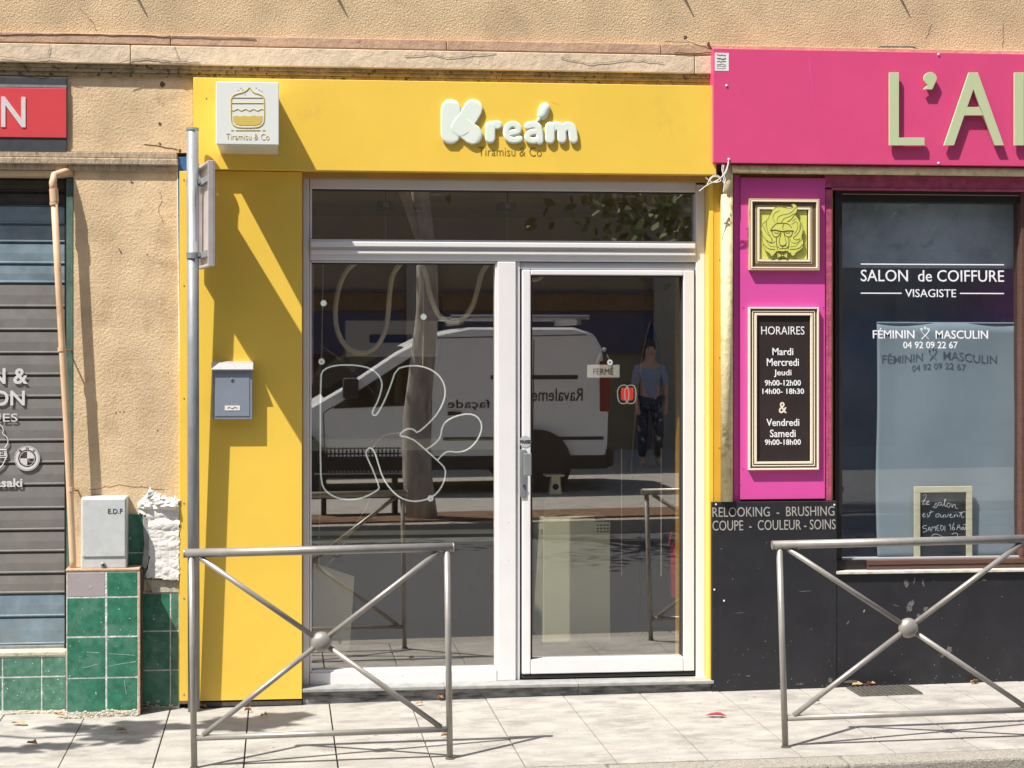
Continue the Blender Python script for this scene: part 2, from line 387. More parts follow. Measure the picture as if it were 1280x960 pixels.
# frieze wall between cornice and ledge, pier
MB().box(XL, X(241, 0), .0, .4, Z(190, 0, 150), Z(97, 0, 200)).build('frieze_wall', 'stucco_smooth', bd)
MB().box(X(236, 0), XR, .06, .4, Z(222, 0, 630), Z(97, 0, 200)).build('wall_behind_sign', 'ochre', bd)
course('ledge_moulding', 190, 197, -.018, 'ledge', x1=X(222, 0), ref=120, bev=.003)
course('ledge_moulding', 197.3, 206, -.028, 'ledge', x1=X(222, -.085), ref=120, bev=.006)
course('ledge_moulding', 206.3, 213, -.014, 'ledge', x1=X(222, -.05), ref=120, bev=.003)
pier = MB().box(X(92, 0), X(243, 0), .0, .5, 0, Z(213, 0, 150)).build('pier', 'stucco_smooth', bd)
MB().box(X(236, .02), X(379, .12), .03, .5, 0, Z(213, 0, 150)).build('wall_core', 'ochre', bd)
MB().box(X(900, .05), X(1042, .05), .03, .5, 0, Z(215, 0, 950)).build('wall_core', 'ochre', bd)
MB().box(XL, X(93, .3), .25, .5, 0, Z(213, 0, 150)).build('wall_core', 'stucco_smooth', bd)
MB().box(XL, X(93, 0), -.0, .25, Z(220, 0, 50), Z(213.3, 0, 50)).build('lintel', 'stucco_smooth', bd)
MB().box(XL, X(82, .02), .0066, .25, -.2, Z(818, .02, 40)).build('dado_wall', 'grout', bd)
# cracks in the mouldings and the stucco
def crack(pts, Y, r=.0010):
    q = []
    for i in range(len(pts)-1):
        for k in range(6):
            t = k/6; q.append((pts[i][0]*(1-t)+pts[i+1][0]*t+random.uniform(-.7, .7), pts[i][1]*(1-t)+pts[i+1][1]*t+random.uniform(-.9, .9)))
    q.append(pts[-1]); MB().ptube(q, Y, r, 4).build('crack', 'crack', bd)
crack([(0, 71), (40, 75), (60, 72), (85, 75)], -.0475); crack([(148, 79), (165, 74), (190, 74), (215, 77), (250, 78)], -.0475, .0016)
crack([(62, 56), (60, 68)], -.0475); crack([(218, 58), (224, 75)], -.0475); crack([(100, 11), (112, 24), (118, 30), (121, 40)], -.0005)
crack([(0, 43), (60, 43), (140, 44), (215, 46), (320, 49)], -.0365, .0018); crack([(85, 55), (210, 57), (330, 62)], -.0375, .0018)
crack([(505, 70), (540, 68), (560, 72), (620, 66)], -.0475); crack([(700, 72), (740, 80), (790, 74), (830, 79)], -.0475)
crack([(842, 66), (893, 66)], -.0475, .0025); crack([(830, 52), (868, 54), (893, 62)], -.0365, .0018)
crack([(200, 240), (202, 250), (198, 262), (205, 280)], -.0005); crack([(148, 310), (152, 317)], -.0005, .002)
crack([(1255, 30), (1253, 60)], -.0005); crack([(1165, 30), (1158, 48)], -.0005)
crack([(112, 612), (150, 606), (205, 612)], -.0005); crack([(180, 180), (222, 187)], -.0005, .002)
# chips of missing render
for px, py, rr in ((200, 155, .010), (200, 180, .007), (203, 105, .014), (857, 47, .012), (165, 228, .006), (225, 188, .01), (184, 318, .004), (145, 516, .004), (150, 515, .004), (155, 515, .004), (197, 538, .004), (210, 466, .003), (886, 54, .008)):
    x, y, z = W(px, py, 0 if py < 45 or py > 97 else -.002)
    if 45 <= py <= 97: x, y, z = W(px, py, -.046)
    MB().prism([(x+rr*random.uniform(.6, 1.2)*math.cos(k*.9), z+rr*random.uniform(.6, 1.3)*math.sin(k*.9)) for k in range(7)], y-.001, y+.01).build('render_chip', 'crack', bd)
# bare patches at the pier's foot
pz = [(178, 625), (184, 618), (187, 611), (195, 618), (205, 620), (215, 624), (225, 623), (225, 725), (181, 723), (186, 700), (185, 660), (182, 645), (171, 640), (172, 631)]
PZ = [W(a, b, -.02)[::2] for a, b in pz]
def inside(x, z, P):
    c = False
    for i in range(len(P)):
        (x1, z1), (x2, z2) = P[i], P[i-1]
        if (z1 > z) != (z2 > z) and x < (x2-x1)*(z-z1)/(z2-z1)+x1: c = not c
    return c
from mathutils import noise as mn
xs0, xs1, zs0, zs1 = min(p[0] for p in PZ), max(p[0] for p in PZ), min(p[1] for p in PZ), max(p[1] for p in PZ)
b = MB(); NX, NZ = 46, 92; idx = {}
for i in range(NX+1):
    for k in range(NZ+1):
        x = xs0+(xs1-xs0)*i/NX; z = zs0+(zs1-zs0)*k/NZ
        if inside(x+.004*mn.noise((x*90, z*90, 1)), z+.006*mn.noise((x*80, z*80, 5)), PZ):
            top = 1 if z > zs1-.10 else .45
            top = 1 if z > zs1-.09 else .10
            h = .016+.020*top*abs(mn.noise((x*28, z*48, 0)))*2+.006*top*mn.noise((x*70, z*90, 3))+.009*abs(mn.noise((x*9+z*5, z*20, 7)))
            idx[i, k] = len(b.v); b.v.append((x, -h, z))
for i in range(NX):
    for k in range(NZ):
        q = [(i, k), (i+1, k), (i+1, k+1), (i, k+1)]
        if all(t in idx for t in q): b.f.append(tuple(idx[t] for t in q))
o = b.build('plaster_patch', 'plaster', bd); sm = o.modifiers.new('thick', 'SOLIDIFY'); sm.thickness = .03; sm.offset = 0
MB().ppoly([(180, 724), (224, 726), (224, 741), (190, 741), (186, 730)], -.016, .0).build('cement_patch', 'cement', bd, bevel=.004)
MB().ppoly([(178, 642), (183, 648), (187, 665), (186, 700), (182, 712), (177, 708), (180, 680)], -.034, -.0).build('cement_patch', 'step_stone', bd, bevel=.004)
# tiles
def tile(px0, px1, py0, py1, Y, m='tile_green', par=None, ref=None, g=.0028, th=.012):
    rf = ref or (px0+px1)/2
    b = MB().box(X(px0, Y)+g, X(px1, Y)-g, Y+random.uniform(-.001, .001), Y+th, Z(py1, Y, rf)+g, Z(py0, Y, rf)-g)
    return b.build('tile', m, par or bd, bevel=.0015, seg=1)
MB().box(X(176, 0), X(224.3, 0), -.0122, .0, -.05, Z(740.5, 0, 200)).build('grout', 'grout', bd); MB().box(X(159, 0), X(181, 0), -.0104, .0, Z(741, 0, 170), Z(642, 0, 170)).build('grout', 'grout', bd)
for y0, y1 in ((642, 691), (691, 740)): tile(159, 181, y0, y1, -.012)
for y0, y1 in ((741, 789), (789, 838), (838, 884)):
    tile(176, 213, y0, y1, -.014, ref=200); tile(213, 224, y0, y1, -.014, 'tile_green_pale', ref=200)
for (a, b_) in ((-95, -47), (-47, 3), (3, 52), (52, 82)):
    tile(a, b_, 821, 845.5, .005, 'tile_green_pale', ref=40); tile(a, b_, 846, 888, .005, 'tile_green_pale', ref=40)
MB().box(XL, X(82, 0), .0, .1, Z(820.5, 0, 40), Z(815, 0, 40)).build('sill', 'cement', bd, bevel=.004)
# crumbled mortar at the foot of the wall
cr = MB()
for i in range(420):
    px = random.uniform(0, 215); x = X(px, -.12); yy = random.choice([-.145, -.02]) if 82 < px < 173 else -.012
    if 82 < px < 173: yy = -.155
    r = random.uniform(.003, .009); z = gz(x)+random.uniform(0, .012 if px < 82 else .042)*random.random()
    cr.box(x-r, x+r, yy-r*random.uniform(.4, 1), yy+r, z-r*.5, z+r*.6)
stuff(cr.build('mortar_rubble', 'cement', bd, bevel=.002, seg=1))
# tiled pedestal
PY = -.14
pd = thing('tiled_pedestal', 'waist high pedestal clad in square green tiles with one mauve tile', 'pedestal', (X(128, PY), PY, 0))
MB().box(X(83, PY), X(174, PY), PY+.0016, .0, -.1, Z(714, PY, 128)).build('core', 'grout', pd, bevel=.003)
MB().box(X(82, PY), X(174.5, PY), PY-.002, .0, Z(714, PY, 128), Z(711, PY, 128)).build('coping', 'cornice_pink', pd, bevel=.003)
rows = [(715, 746), (746.5, 795.5), (796, 846.5), (847, 889)]
for i, (a, b_) in enumerate(rows):
    t1 = tile(83, 132, a, b_, PY, 'tile_mauve' if i == 0 else 'tile_green', pd, 128); t2 = tile(133, 172.5, a, b_, PY, 'tile_green', pd, 128)
    if i == 0: t1['label'] = 'plain mauve tile'
MB().box(X(172.8, PY), X(175, PY), PY-.001, PY+.02, -.05, Z(715, PY, 128)).build('corner_strip', 'cornice_pink', pd)
# side tiles of pedestal as one dark panel
MB().box(X(175, PY)-.003, X(175, PY)+.006, PY+.02, .0, -.05, Z(715, PY, 128)).build('side_panel', 'joint', pd)
# meter box
mb = thing('meter_box', 'grey electricity meter box standing on the tiled pedestal', 'meter box', (X(129, PY), PY, Z(711, PY, 128)))
MY = -.125
MB().pbox(101, 158, 622, 711, MY, -.0, 129).build('body', 'meter', mb, bevel=.006)
MB().pbox(103, 156.5, 624, 696, MY-.006, MY+.002, 129).build('door', 'meter', mb, bevel=.003)
text('E.D.F', (135, 153, 636, 642), MY-.006, 'black_ink', mb)
MB().lathe([(.012, 0), (.012, .006), (.008, .009)], W(129, 706, MY-.001), 'y', 12).build('lock', 'galv', mb)
MB().lathe([(.005, .0), (.005, .004)], W(129, 706, MY-.009), 'y', 10).build('keyhole', 'black_ink', mb)
# ================================================================== ROLLER SHUTTER (left)
SY = .11
rs = thing('roller_shutter', 'closed grey roller shutter with dealer lettering left of the pier', 'shutter', (X(40, SY), SY, 1))
sx0, sx1 = XL+.6, X(81, SY)
bounds = [223, 240, 256, 280, 303, 330, 354, 384, 413, 442, 469, 496.5, 524, 551.5, 579, 606.5, 636, 663, 690, 717, 742, 771, 806]
for i in range(len(bounds)-1):
    a, b_ = bounds[i], bounds[i+1]
    m = 'shutter_dark' if i < 2 else 'shutter_blue' if (i < 6 or i >= 20) else 'shutter'  # top two slats: dark paint plus the lintel's shade put into the colour
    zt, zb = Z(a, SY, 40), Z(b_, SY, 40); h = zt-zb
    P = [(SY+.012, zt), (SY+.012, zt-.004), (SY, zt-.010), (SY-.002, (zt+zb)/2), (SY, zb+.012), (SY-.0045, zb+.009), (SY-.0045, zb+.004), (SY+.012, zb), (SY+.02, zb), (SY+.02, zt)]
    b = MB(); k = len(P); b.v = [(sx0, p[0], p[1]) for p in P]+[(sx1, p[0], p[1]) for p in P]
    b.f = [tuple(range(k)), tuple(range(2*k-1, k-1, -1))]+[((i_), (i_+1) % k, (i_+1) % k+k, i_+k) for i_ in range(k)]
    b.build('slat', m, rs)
MB().box(sx0, sx1, SY-.01, SY+.02, Z(815, SY, 40), Z(806, SY, 40)).build('bottom_bar', 'galv', rs, bevel=.004)
MB().box(X(81.5, SY), X(84, SY), SY-.03, SY+.03, Z(816, SY, 40), Z(222, SY, 40)).build('guide_rail', 'win_black', rs)
MB().box(X(84, .06), X(92, .05), .03, .2, Z(735, .06, 60), Z(214, .06, 60)).build('jamb', 'green_frame', rs, bevel=.003)
LY = SY-.008
text('N &', (-12, 35, 460, 480), LY, 'print_white', rs, off=.02)
text('ON', (-10, 31, 488, 507), LY, 'print_white', rs, off=.02)
text('QUES', (-30, 22, 517, 529), LY, 'print_white', rs)
text('Kawasaki', (-38, 28, 598, 609), LY, 'print_white', rs, off=.025)
c = W(34, 573, LY); rr = .062
def ring(c, r0, r1, Y, m, par, name='emblem_ring', n=36, a0=0, a1=2*math.pi):
    b = MB()
    for k in range(n+1):
        a = a0+(a1-a0)*k/n
        for r in (r0, r1):
            for y in (Y-.001, Y+.0015): b.v.append((c[0]+r*math.cos(a), y, c[2]+r*math.sin(a)))
    for k in range(n):
        i = 4*k; b.f += [(i, i+2, i+6, i+4), (i+1, i+5, i+7, i+3), (i, i+4, i+5, i+1), (i+2, i+3, i+7, i+6)]
    return b.build(name, m, par)
ring(c, .043, .056, LY-.001, 'print_white', rs); ring(c, .0585, .061, LY-.001, 'print_white', rs); ring(c, .034, .0365, LY-.001, 'print_white', rs)
for q in (0, 2):
    a0 = math.pi/2*q; pts = [(c[0], c[2])]+[(c[0]+.033*math.cos(a0+math.pi/2*k/8), c[2]+.033*math.sin(a0+math.pi/2*k/8)) for k in range(9)]
    MB().prism(pts, LY-.002, LY).build('emblem_quarter', 'print_white', rs)
for ch, an in (('B', 130), ('M', 90), ('W', 50)):
    a = math.radians(an); x = c[0]+.0495*math.cos(a); z = c[2]+.0495*math.sin(a)
    text(ch, None, LY-.002, 'black_ink', rs, world=(x-.006, x+.006, z-.005, z+.005))
MB().ptube([(-22, 562), (8, 562), (9, 570), (3, 582), (-6, 590)], LY-.001, .003, 6).build('emblem_outline', 'print_white', rs)
MB().ptube([(-20, 572), (8, 572)], LY-.001, .002, 6).build('emblem_outline', 'print_white', rs)
MB().ptube([(-10, 530), (0, 530), (5, 537), (3, 543), (8, 545), (11, 553), (6, 560)], LY-.001, .0028, 6, smooth=1).build('emblem_outline', 'print_white', rs)
text('ti', (-4, 8, 564, 570), LY-.001, 'print_white', rs, off=.02)
# red sign
YS = -.016
sg = thing('red_sign', 'red shop sign ending in a white letter N between black bands', 'sign', (X(40, YS), YS, Z(190, YS, 40)))
MB().box(-2.4, X(83.5, YS), YS, -.002, Z(191, YS, 40), Z(96, YS, 40)).build('backing_board', 'sign_black', sg, bevel=.003)
MB().box(-2.39, X(83, YS-.005), YS-.005, YS-.0005, Z(172, YS, 40), Z(110, YS, 40)).build('red_panel', 'sign_red', sg, bevel=.002)
MB().box(-2.39, X(83, YS-.005), YS-.004, YS-.0005, Z(109.3, YS, 40), Z(106, YS, 40)).build('grey_strip', 'galv', sg)
text('N', (1.5, 32, 121, 159), YS-.0055, 'print_white', sg, name='letter', depth=.003, off=.012)
# drainpipe in front of the shutter
dp = thing('drainpipe', 'beige plastic drainpipe leaning across the shutter edge', 'pipe', (X(90, -.1), -.1, Z(711, -.1, 90)))
MB().tube([W(94, 212, .05), W(78, 216, -.04), W(68, 219, -.085), W(66, 228, -.09), W(67, 240, -.09)], .0185, 12).build('elbow', 'pipe', dp, smooth=True)
MB().tube([W(67, 238, -.09), W(74, 370, -.09), W(84, 540, -.09), W(91, 700, -.09), W(91, 711, -.09)], .0165, 14).build('pipe', 'pipe', dp, smooth=True)
for a, b_ in ((236, 252), (252, 256)): MB().tube([W(67, a, -.09), W(68, b_, -.09)], .021, 14).build('coupling', 'pipe', dp, smooth=False)
for px, py in ((77, 438), (88, 613)):
    MB().tube([W(px+.2, py-4, -.09), W(px+.4, py+1, -.09)], .0195, 14).build('clip', 'pipe', dp)
    MB().tube([W(px+2, py, -.08), W(px+13, py, .04)], .004, 6).build('clip_pin', 'rust', dp)
# blue paint strip
MB().ppoly([(222, 196), (240, 196), (240, 214), (231, 214), (229, 420), (224.5, 420), (223, 300)], -.004, .0).build('blue_edge', 'blue_paint', bd)
MB().ppoly([(221, 212), (222.5, 212), (224.5, 420), (224, 470), (223, 420)], -.0035, .0).build('paint_edge', 'plaster', bd)
# ================================================================== YELLOW SHOPFRONT
pan = thing('yellow_cladding', 'tall glossy yellow cladding panel between sign pole and shop window', 'panel', (X(310), 0, .1))
PF = -.028
MB().box(X(237, PF), X(377.5, PF), PF, -.001+.03, Z(875, PF, 310), Z(214, PF, 310)).build('board', 'yellow', pan, bevel=.0015, seg=1)
MB().box(X(224.5, PF), X(236.5, PF), PF-.004, .0, Z(876, PF, 230), Z(214, PF, 230)).build('edge_strip', 'yellow', pan, bevel=.0015, seg=1)
for py in (225, 357, 498, 629, 748, 868):
    MB().lathe([(.004, 0), (.003, .002)], W(230, py, PF-.004), 'y', 8).build('screw', 'screw', pan)
MB().box(X(237, 0), X(377, 0), PF+.004, .0, Z(881, 0, 310), Z(875.5, 0, 310)).build('packing_strip', 'joint', pan)
FR = .075       # front plane of the white frame
jb = thing('yellow_jamb', 'narrow yellow reveal right of the glass door', 'panel', (X(895), 0, .1))
JX = X(881.5, FR)
MB().box(JX, JX+.022, -.005, FR+.10, Z(862, 0, 890), Z(221, 0, 890)).build('reveal_board', 'yellow', jb, bevel=.001, seg=1)
MB().box(JX+.0225, X(903, -.005), -.002, .03, Z(862, 0, 890), Z(221, 0, 890)).build('front_board', 'yellow_trim', jb, bevel=.001, seg=1)
for py in (447, 560, 640, 325): MB().lathe([(.004, 0), (.003, .002)], W(899.5, py, -.002), 'y', 8).build('screw', 'screw', jb)
# fascia
FY = -.072
fs = thing('yellow_fascia_sign', 'wide yellow fascia board with raised pale shop name', 'sign', (X(566), FY, Z(216, FY)))
MB().box(X(241.5, FY), X(895.5, FY), FY, .055, Z(215.5, FY), Z(103, FY)).build('board', 'yellow', fs, bevel=.002, seg=1)
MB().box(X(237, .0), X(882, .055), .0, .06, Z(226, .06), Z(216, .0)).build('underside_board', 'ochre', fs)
S4 = lambda x, y: (500+x/4, 60+y/4)
LD = FY-.0085
PK = [0]
def flatten(b, v0, dy=0):
    for i_ in range(v0, len(b.v)):
        x, y, z = b.v[i_]; d = max(-.006, min(.006, y-LD)); b.v[i_] = (x, LD+d+dy-.0011*(i_-v0)/max(1, len(b.v)-v0), z)
def puff(strokes, name='letter'):
    b = MB()
    for st in strokes:
        r = st[0]; pts = [S4(*p) for p in st[1:]]; v0 = len(b.v)
        b.ptube(pts, LD, r/4/247, 28, smooth=2 if len(pts) > 2 else 0, flat=.42, roundend=True)
        PK[0] = (PK[0]+1) % 5; flatten(b, v0, -.00023*PK[0])
    return b.build(name, 'mint', fs, smooth=True)
puff([[49, (254, 306), (253, 432)], [47, (366, 304), (340, 350), (300, 400)], [49, (300, 385), (345, 420), (364, 434)]])
puff([[26, (451, 392), (451, 452)], [22, (450, 395), (470, 386), (490, 385)]])
puff([[17, (540, 428), (568, 424), (592, 418), (594, 398), (572, 380), (545, 386), (531, 408), (531, 436), (547, 458), (572, 464), (598, 456)]])
puff([[19, (640, 390), (668, 382), (692, 394), (698, 430), (699, 466)], [17, (692, 420), (655, 420), (632, 443), (652, 467), (692, 460)]])
puff([[25, (750, 395), (750, 456)], [23, (752, 405), (785, 387), (808, 402), (810, 456)], [23, (812, 404), (840, 389), (862, 402), (868, 456)]])
sp = MB().ptube([S4(709, 340), S4(697, 352), S4(688, 364)], LD, 9/4/247, 12, flat=.8, roundend=True)
sp.ptube([S4(724, 300), S4(712, 332)], LD, 27/4/247, 18, flat=.5, roundend=True)
sp.build('spoon_accent', 'mint', fs, smooth=True)
text('Tiramisu & Co', (598, 677, 184, 195), FY, 'print_brown', fs, off=-.018)
for q in ([(834, 148), (838, 160), (841, 172)], [(447, 199), (450, 207)], [(690, 128), (700, 131)]): MB().ptube(q, FY, .0007, 4).build('scratch', 'yellow_trim', fs)
for px, py in ((258, 123), (248, 205)): MB().lathe([(.004, 0), (.003, .002)], W(px, py, FY), 'y', 8).build('screw', 'screw', fs)
# projecting light box
BY = -.50
lb = thing('light_box_sign', 'square white light box projecting from the yellow fascia, with a gold jar emblem', 'sign', (X(309, BY), BY, Z(180, BY, 309)))
bx0, bx1, bz0, bz1 = X(271, BY), X(347.5, BY), Z(180, BY, 309), Z(103.5, BY, 309)
MB().box(bx0, bx1, BY+.012, FY+.0-.0005, bz0, bz1).build('casing', 'white_panel', lb, bevel=.004)
MB().box(bx0-.004, bx1+.004, BY, BY+.0115, bz0-.003, bz1+.004).build('face_panel', 'white_panel', lb, bevel=.003)
S2 = lambda x, y: (200+x/4, 80+y/4)
BB = BY-.0012
jar = [(355, 178), (355, 280), (362, 300), (380, 314), (405, 318), (475, 318), (500, 312), (515, 298), (521, 280), (521, 178), (515, 160), (495, 150), (468, 143), (455, 128), (447, 114), (436, 130), (415, 142), (380, 150), (362, 160), (355, 178)]
MB().ptube([S2(*p) for p in jar], BB, .0030, 6, flat=.4, smooth=1).build('emblem_outline', 'gold_print', lb)
for yy, r in ((168, .0022), (195, .0022)): MB().ptube([S2(357, yy), S2(520, yy)], BB, r, 6, flat=.5).build('emblem_line', 'gold_print', lb)
MB().ptube([S2(357+i*10.2, 229+5*math.sin(i*1.6)) for i in range(17)], BB, .0020, 6, flat=.5).build('emblem_wave', 'gold_print', lb)
MB().ppoly([S2(*p) for p in [(365, 262), (380, 256), (400, 262), (420, 257), (445, 262), (470, 256), (490, 261), (511, 258), (511, 282), (500, 300), (480, 307), (400, 307), (378, 300), (366, 284)]], BY-.0012, BY+.001).build('emblem_fill', 'gold_print', lb)
for a, b_ in ((355, 368), (378, 500), (512, 526)): MB().ptube([S2(a, 331), S2(b_, 331)], BB, .0020, 6, flat=.5).build('emblem_line', 'gold_print', lb)
for a, b_ in ((402, 118), (390, 130), (412, 128), (480, 118), (495, 128), (508, 135), (425, 150)): MB().ptube([S2(a-2, b_), S2(a+3, b_)], BB, .0016, 6, flat=.5).build('emblem_dot', 'gold_print', lb)
text('Tiramisu & Co', (282.5, 336.5, 167, 174.5), BY-.0003, 'gold_print', lb, off=-.022)
# ---------------------------------------------------------- white window and door frame
wf = thing('shopfront_window', 'white framed glazed shopfront with glass door under the yellow fascia', 'window', (X(630, FR), FR, .1))
BT = FR+.07
def fr(name, px0, px1, py0, py1, y=FR, y1=BT, m='pvc', bev=.004, par=wf):
    return MB().pbox(px0, px1, py0, py1, y, y1).build(name, m, par, bevel=bev)
fr('frame_jamb', 374, 386.5, 225, 852.5); fr('frame_jamb', 870, 881.3, 228, 852.5, y=FR+.001)
fr('frame_head', 387, 870, 225.5, 238); fr('frame_jamb', 387, 390, 238.2, 300, y=FR+.02)
fr('frame_transom', 387, 870, 300.5, 326.5)
fr('drip_bar', 387.5, 869.5, 303.0, 309.5, y=FR-.022, y1=FR+.001)
fr('drip_bar', 387.5, 869.5, 314, 318.5, y=FR-.012, y1=FR+.001)
fr('frame_mullion', 622, 645, 327, 851); fr('frame_mullion', 645.3, 650, 327, 851, y=FR+.012)
fr('frame_bottom', 387, 621.5, 836.5, 852)
fr('glazing_bead', 387, 389.5, 327, 836, y=FR+.012, m='pvc'); fr('glazing_bead', 619, 621.7, 327, 836, y=FR+.012)
fr('glazing_bead', 389.7, 618.7, 327, 329.5, y=FR+.012); fr('glazing_bead', 389.7, 618.7, 833.5, 836.3, y=FR+.012)
fr('gasket', 389.7, 618.7, 329.7, 331, y=FR+.014, m='gasket', bev=0); fr('gasket', 390, 870, 238.3, 239.8, y=FR+.02, m='gasket', bev=0)
GY = FR+.045
MB().pbox(389, 619.5, 329, 834, GY, GY+.004).build('pane', 'glass', wf)
MB().pbox(389, 870, 238.5, 300.3, GY, GY+.004).build('pane', 'glass', wf)
fr('door_head', 650.2, 869.7, 327, 336.3, y=FR+.014, m='pvc_grey')
fr('gasket', 650.2, 869.7, 326.6, 327.6, y=FR+.004, y1=FR+.03, m='gasket', bev=0)
door = MB().pbox(653, 663.5, 337, 843.5, FR-.004, BT).build('door', 'pvc', wf, bevel=.005)
def dr(name, *a, **k): k['par'] = door; return fr(name, *a, **k)
dr('leaf_stile', 854.5, 868, 337, 843.5, y=FR-.004); dr('leaf_rail', 663.8, 854.2, 337, 343.5, y=FR-.004); dr('leaf_rail', 663.8, 854.2, 825.5, 843.5, y=FR-.004)
MB().pbox(663.8, 854.3, 343.7, 825.4, GY+.001, GY+.005).build('pane', 'glass', door)
dr('gasket', 663.8, 665.4, 343.7, 825.4, y=FR+.01, m='gasket', bev=0); dr('gasket', 852.8, 854.3, 343.7, 825.4, y=FR+.01, m='gasket', bev=0)
dr('gasket', 665.5, 852.6, 343.7, 345.2, y=FR+.01, m='gasket', bev=0)
dr('gap_seal', 651, 652.8, 337, 848, y=FR+.02, m='gasket', bev=0); dr('gap_seal', 868.2, 869.6, 337, 848, y=FR+.01, m='gasket', bev=0); dr('gap_seal', 653, 868, 845, 848.5, y=FR+.004, m='gasket', bev=0)
hd = MB().pbox(650.5, 658, 562, 622, FR-.012, FR-.004).build('handle_plate', 'galv', door, bevel=.003)
MB().pbox(655, 664.5, 567, 595, FR-.05, FR-.03).build('handle', 'galv', door, bevel=.004)
MB().pbox(657, 661, 578, 584, FR-.03, FR-.004).build('handle_stem', 'galv', door)
MB().lathe([(.006, 0), (.006, .008), (.003, .008)], W(655, 607, FR-.012), 'y', 12).build('lock', 'gasket', door)
MB().lathe([(.030, 0), (.030, .0015)], W(656.5, 552, FR-.0045), 'y', 24).build('sticker', 'pvc_grey', door)
text('POUSSEZ', (650, 663.5, 550, 554), FR-.0065, 'black_ink', door, off=.02)
for px, py in ((636, 653), (636, 700), (790, 840), (503, 845)): MB().lathe([(.003, 0), (.002, .001)], W(px, py, FR), 'y', 8).build('screw_cap', 'pvc_grey', wf)
# threshold step
stn = thing('threshold_step', 'grey stone threshold step under the white door', 'step', (X(630, -.0), 0, .1))
xa = X(378, -.02); zt = Z(854.5, 0); segs = [X(378, -.02), X(556, -.02), X(723, -.02), X(892, -.02)]
for i in range(3):
    MB().box(segs[i]+.001, segs[i+1]-.001, -.035, FR+.16, zt-.017, zt).build('tread_stone', 'step_stone', stn, bevel=.003)
    MB().box(segs[i]+.001, segs[i+1]-.001, -.012, .3, -.25, zt-.0175).build('riser_stone', 'step_riser', stn, bevel=.002)
MB().box(X(387, FR), X(869, FR), FR+.01, BT+.1, zt, Z(851.5, FR)).build('sill_strip', 'pvc_grey', stn)
# ================================================================== POLE AND ROAD SIGN
PX = X(242, -.11)
PT = -.148
pl = thing('sign_pole', 'galvanised steel post carrying a road sign seen from behind', 'pole', (PX, -.11, gz(PX)))
MB().tube([(PX, -.078, gz(PX)-.05), (PX-.003, PT, Z(161, PT, 242))], .0285, 20).build('pole', 'galv', pl, smooth=True)
MB().lathe([(.0285, 0), (.031, .0), (.031, .012), (.02, .014)], (PX-.003, PT, Z(161, PT, 242)-.008), 'z', 20).build('pole_cap', 'galv', pl)
A = Vector((X(251, -.05), -.05, 0)); B = Vector((X(266.5, -.42), -.42, 0)); dv = (B-A).normalized(); nv = Vector((dv.y, -dv.x, 0))
z0, z1 = Z(335, -.22, 260), Z(206, -.22, 260)
def oriented(b_, a0, a1, n0, n1, za, zb):
    n = len(b_.v)
    for z in (za, zb):
        for a, q in ((a0, n0), (a1, n0), (a1, n1), (a0, n1)):
            p = A+dv*a+nv*q; b_.v.append((p.x, p.y, z))
    b_.f += [tuple(n+i for i in q) for q in ((3,2,1,0),(4,5,6,7),(0,1,5,4),(1,2,6,5),(2,3,7,6),(3,0,4,7))]
    return b_
Lp = (B-A).length
oriented(MB(), 0, Lp, -.003, 0, z0, z1).build('sign_plate', 'sign_back', pl)
for nm, a0, a1, za, zb in (('sign_rim', 0, .012, z0, z1), ('sign_rim', Lp-.012, Lp, z0, z1), ('sign_rim', .012, Lp-.012, z0, z0+.012), ('sign_rim', .012, Lp-.012, z1-.012, z1)):
    oriented(MB(), a0, a1, -.008, .024, za, zb).build(nm, 'sign_back', pl, bevel=.002)
for zz in (Z(228, -.15, 250), Z(319, -.15, 250)):
    oriented(MB(), .02, Lp-.02, .0005, .020, zz-.014, zz+.014).build('sign_rail', 'galv', pl)
    MB().tube([(PX-.002, -.136, zz-.014), (PX-.002, -.137, zz+.014)], .0315, 20).build('pole_clamp', 'galv', pl)
    MB().box(PX+.025, A.x+.010, -.185, -.135, zz-.008, zz+.008).build('bracket', 'galv', pl)
    MB().lathe([(.006, 0), (.006, .006)], (PX+.034, -.185, zz), 'y', 6).build('bolt', 'galv', pl)
# mailbox
ml = thing('mailbox', 'small blue grey metal mailbox fixed to the yellow panel', 'mailbox', (X(290, PF), PF, Z(525, PF, 290)))
QY = PF-.052
MB().pbox(265.5, 315.5, 463, 524.5, QY, PF-.0005, 290).build('body', 'mail_grey', ml, bevel=.003)
MB().pbox(268.5, 312, 467, 520.5, QY-.003, QY+.001, 290).build('door', 'mail_grey', ml, bevel=.002)
lx0, lx1 = X(264, QY), X(317, QY); lz0, lz1 = Z(463, QY, 290), Z(452, QY, 290)
b = MB(); Pf = [(PF-.0005, lz0), (PF-.0005, lz1), (PF-.02, lz1+.002), (PF-.045, lz1-.006), (QY-.018, lz0+.006), (QY-.018, lz0)]
k = len(Pf); b.v = [(lx0, p[0], p[1]) for p in Pf]+[(lx1, p[0], p[1]) for p in Pf]
b.f = [tuple(range(k)), tuple(range(2*k-1, k-1, -1))]+[(i, (i+1) % k, (i+1) % k+k, i+k) for i in range(k)]
b.build('lid', 'mail_lid', ml, bevel=.004)
MB().lathe([(.009, 0), (.009, .003), (.005, .004)], W(290, 474.5, QY-.003), 'y', 14).build('lock', 'galv', ml)
MB().lathe([(.004, 0), (.004, .001)], W(290, 474.5, QY-.007), 'y', 8).build('keyhole', 'black_ink', ml)
MB().pbox(281, 300, 507, 513, QY-.0045, QY-.003, 290).build('name_plate', 'paper', ml)
MB().ptube([(284, 510), (287, 509), (290, 511), (293, 509), (297, 510)], QY-.005, .0012, 5).build('scribble', 'black_ink', ml)
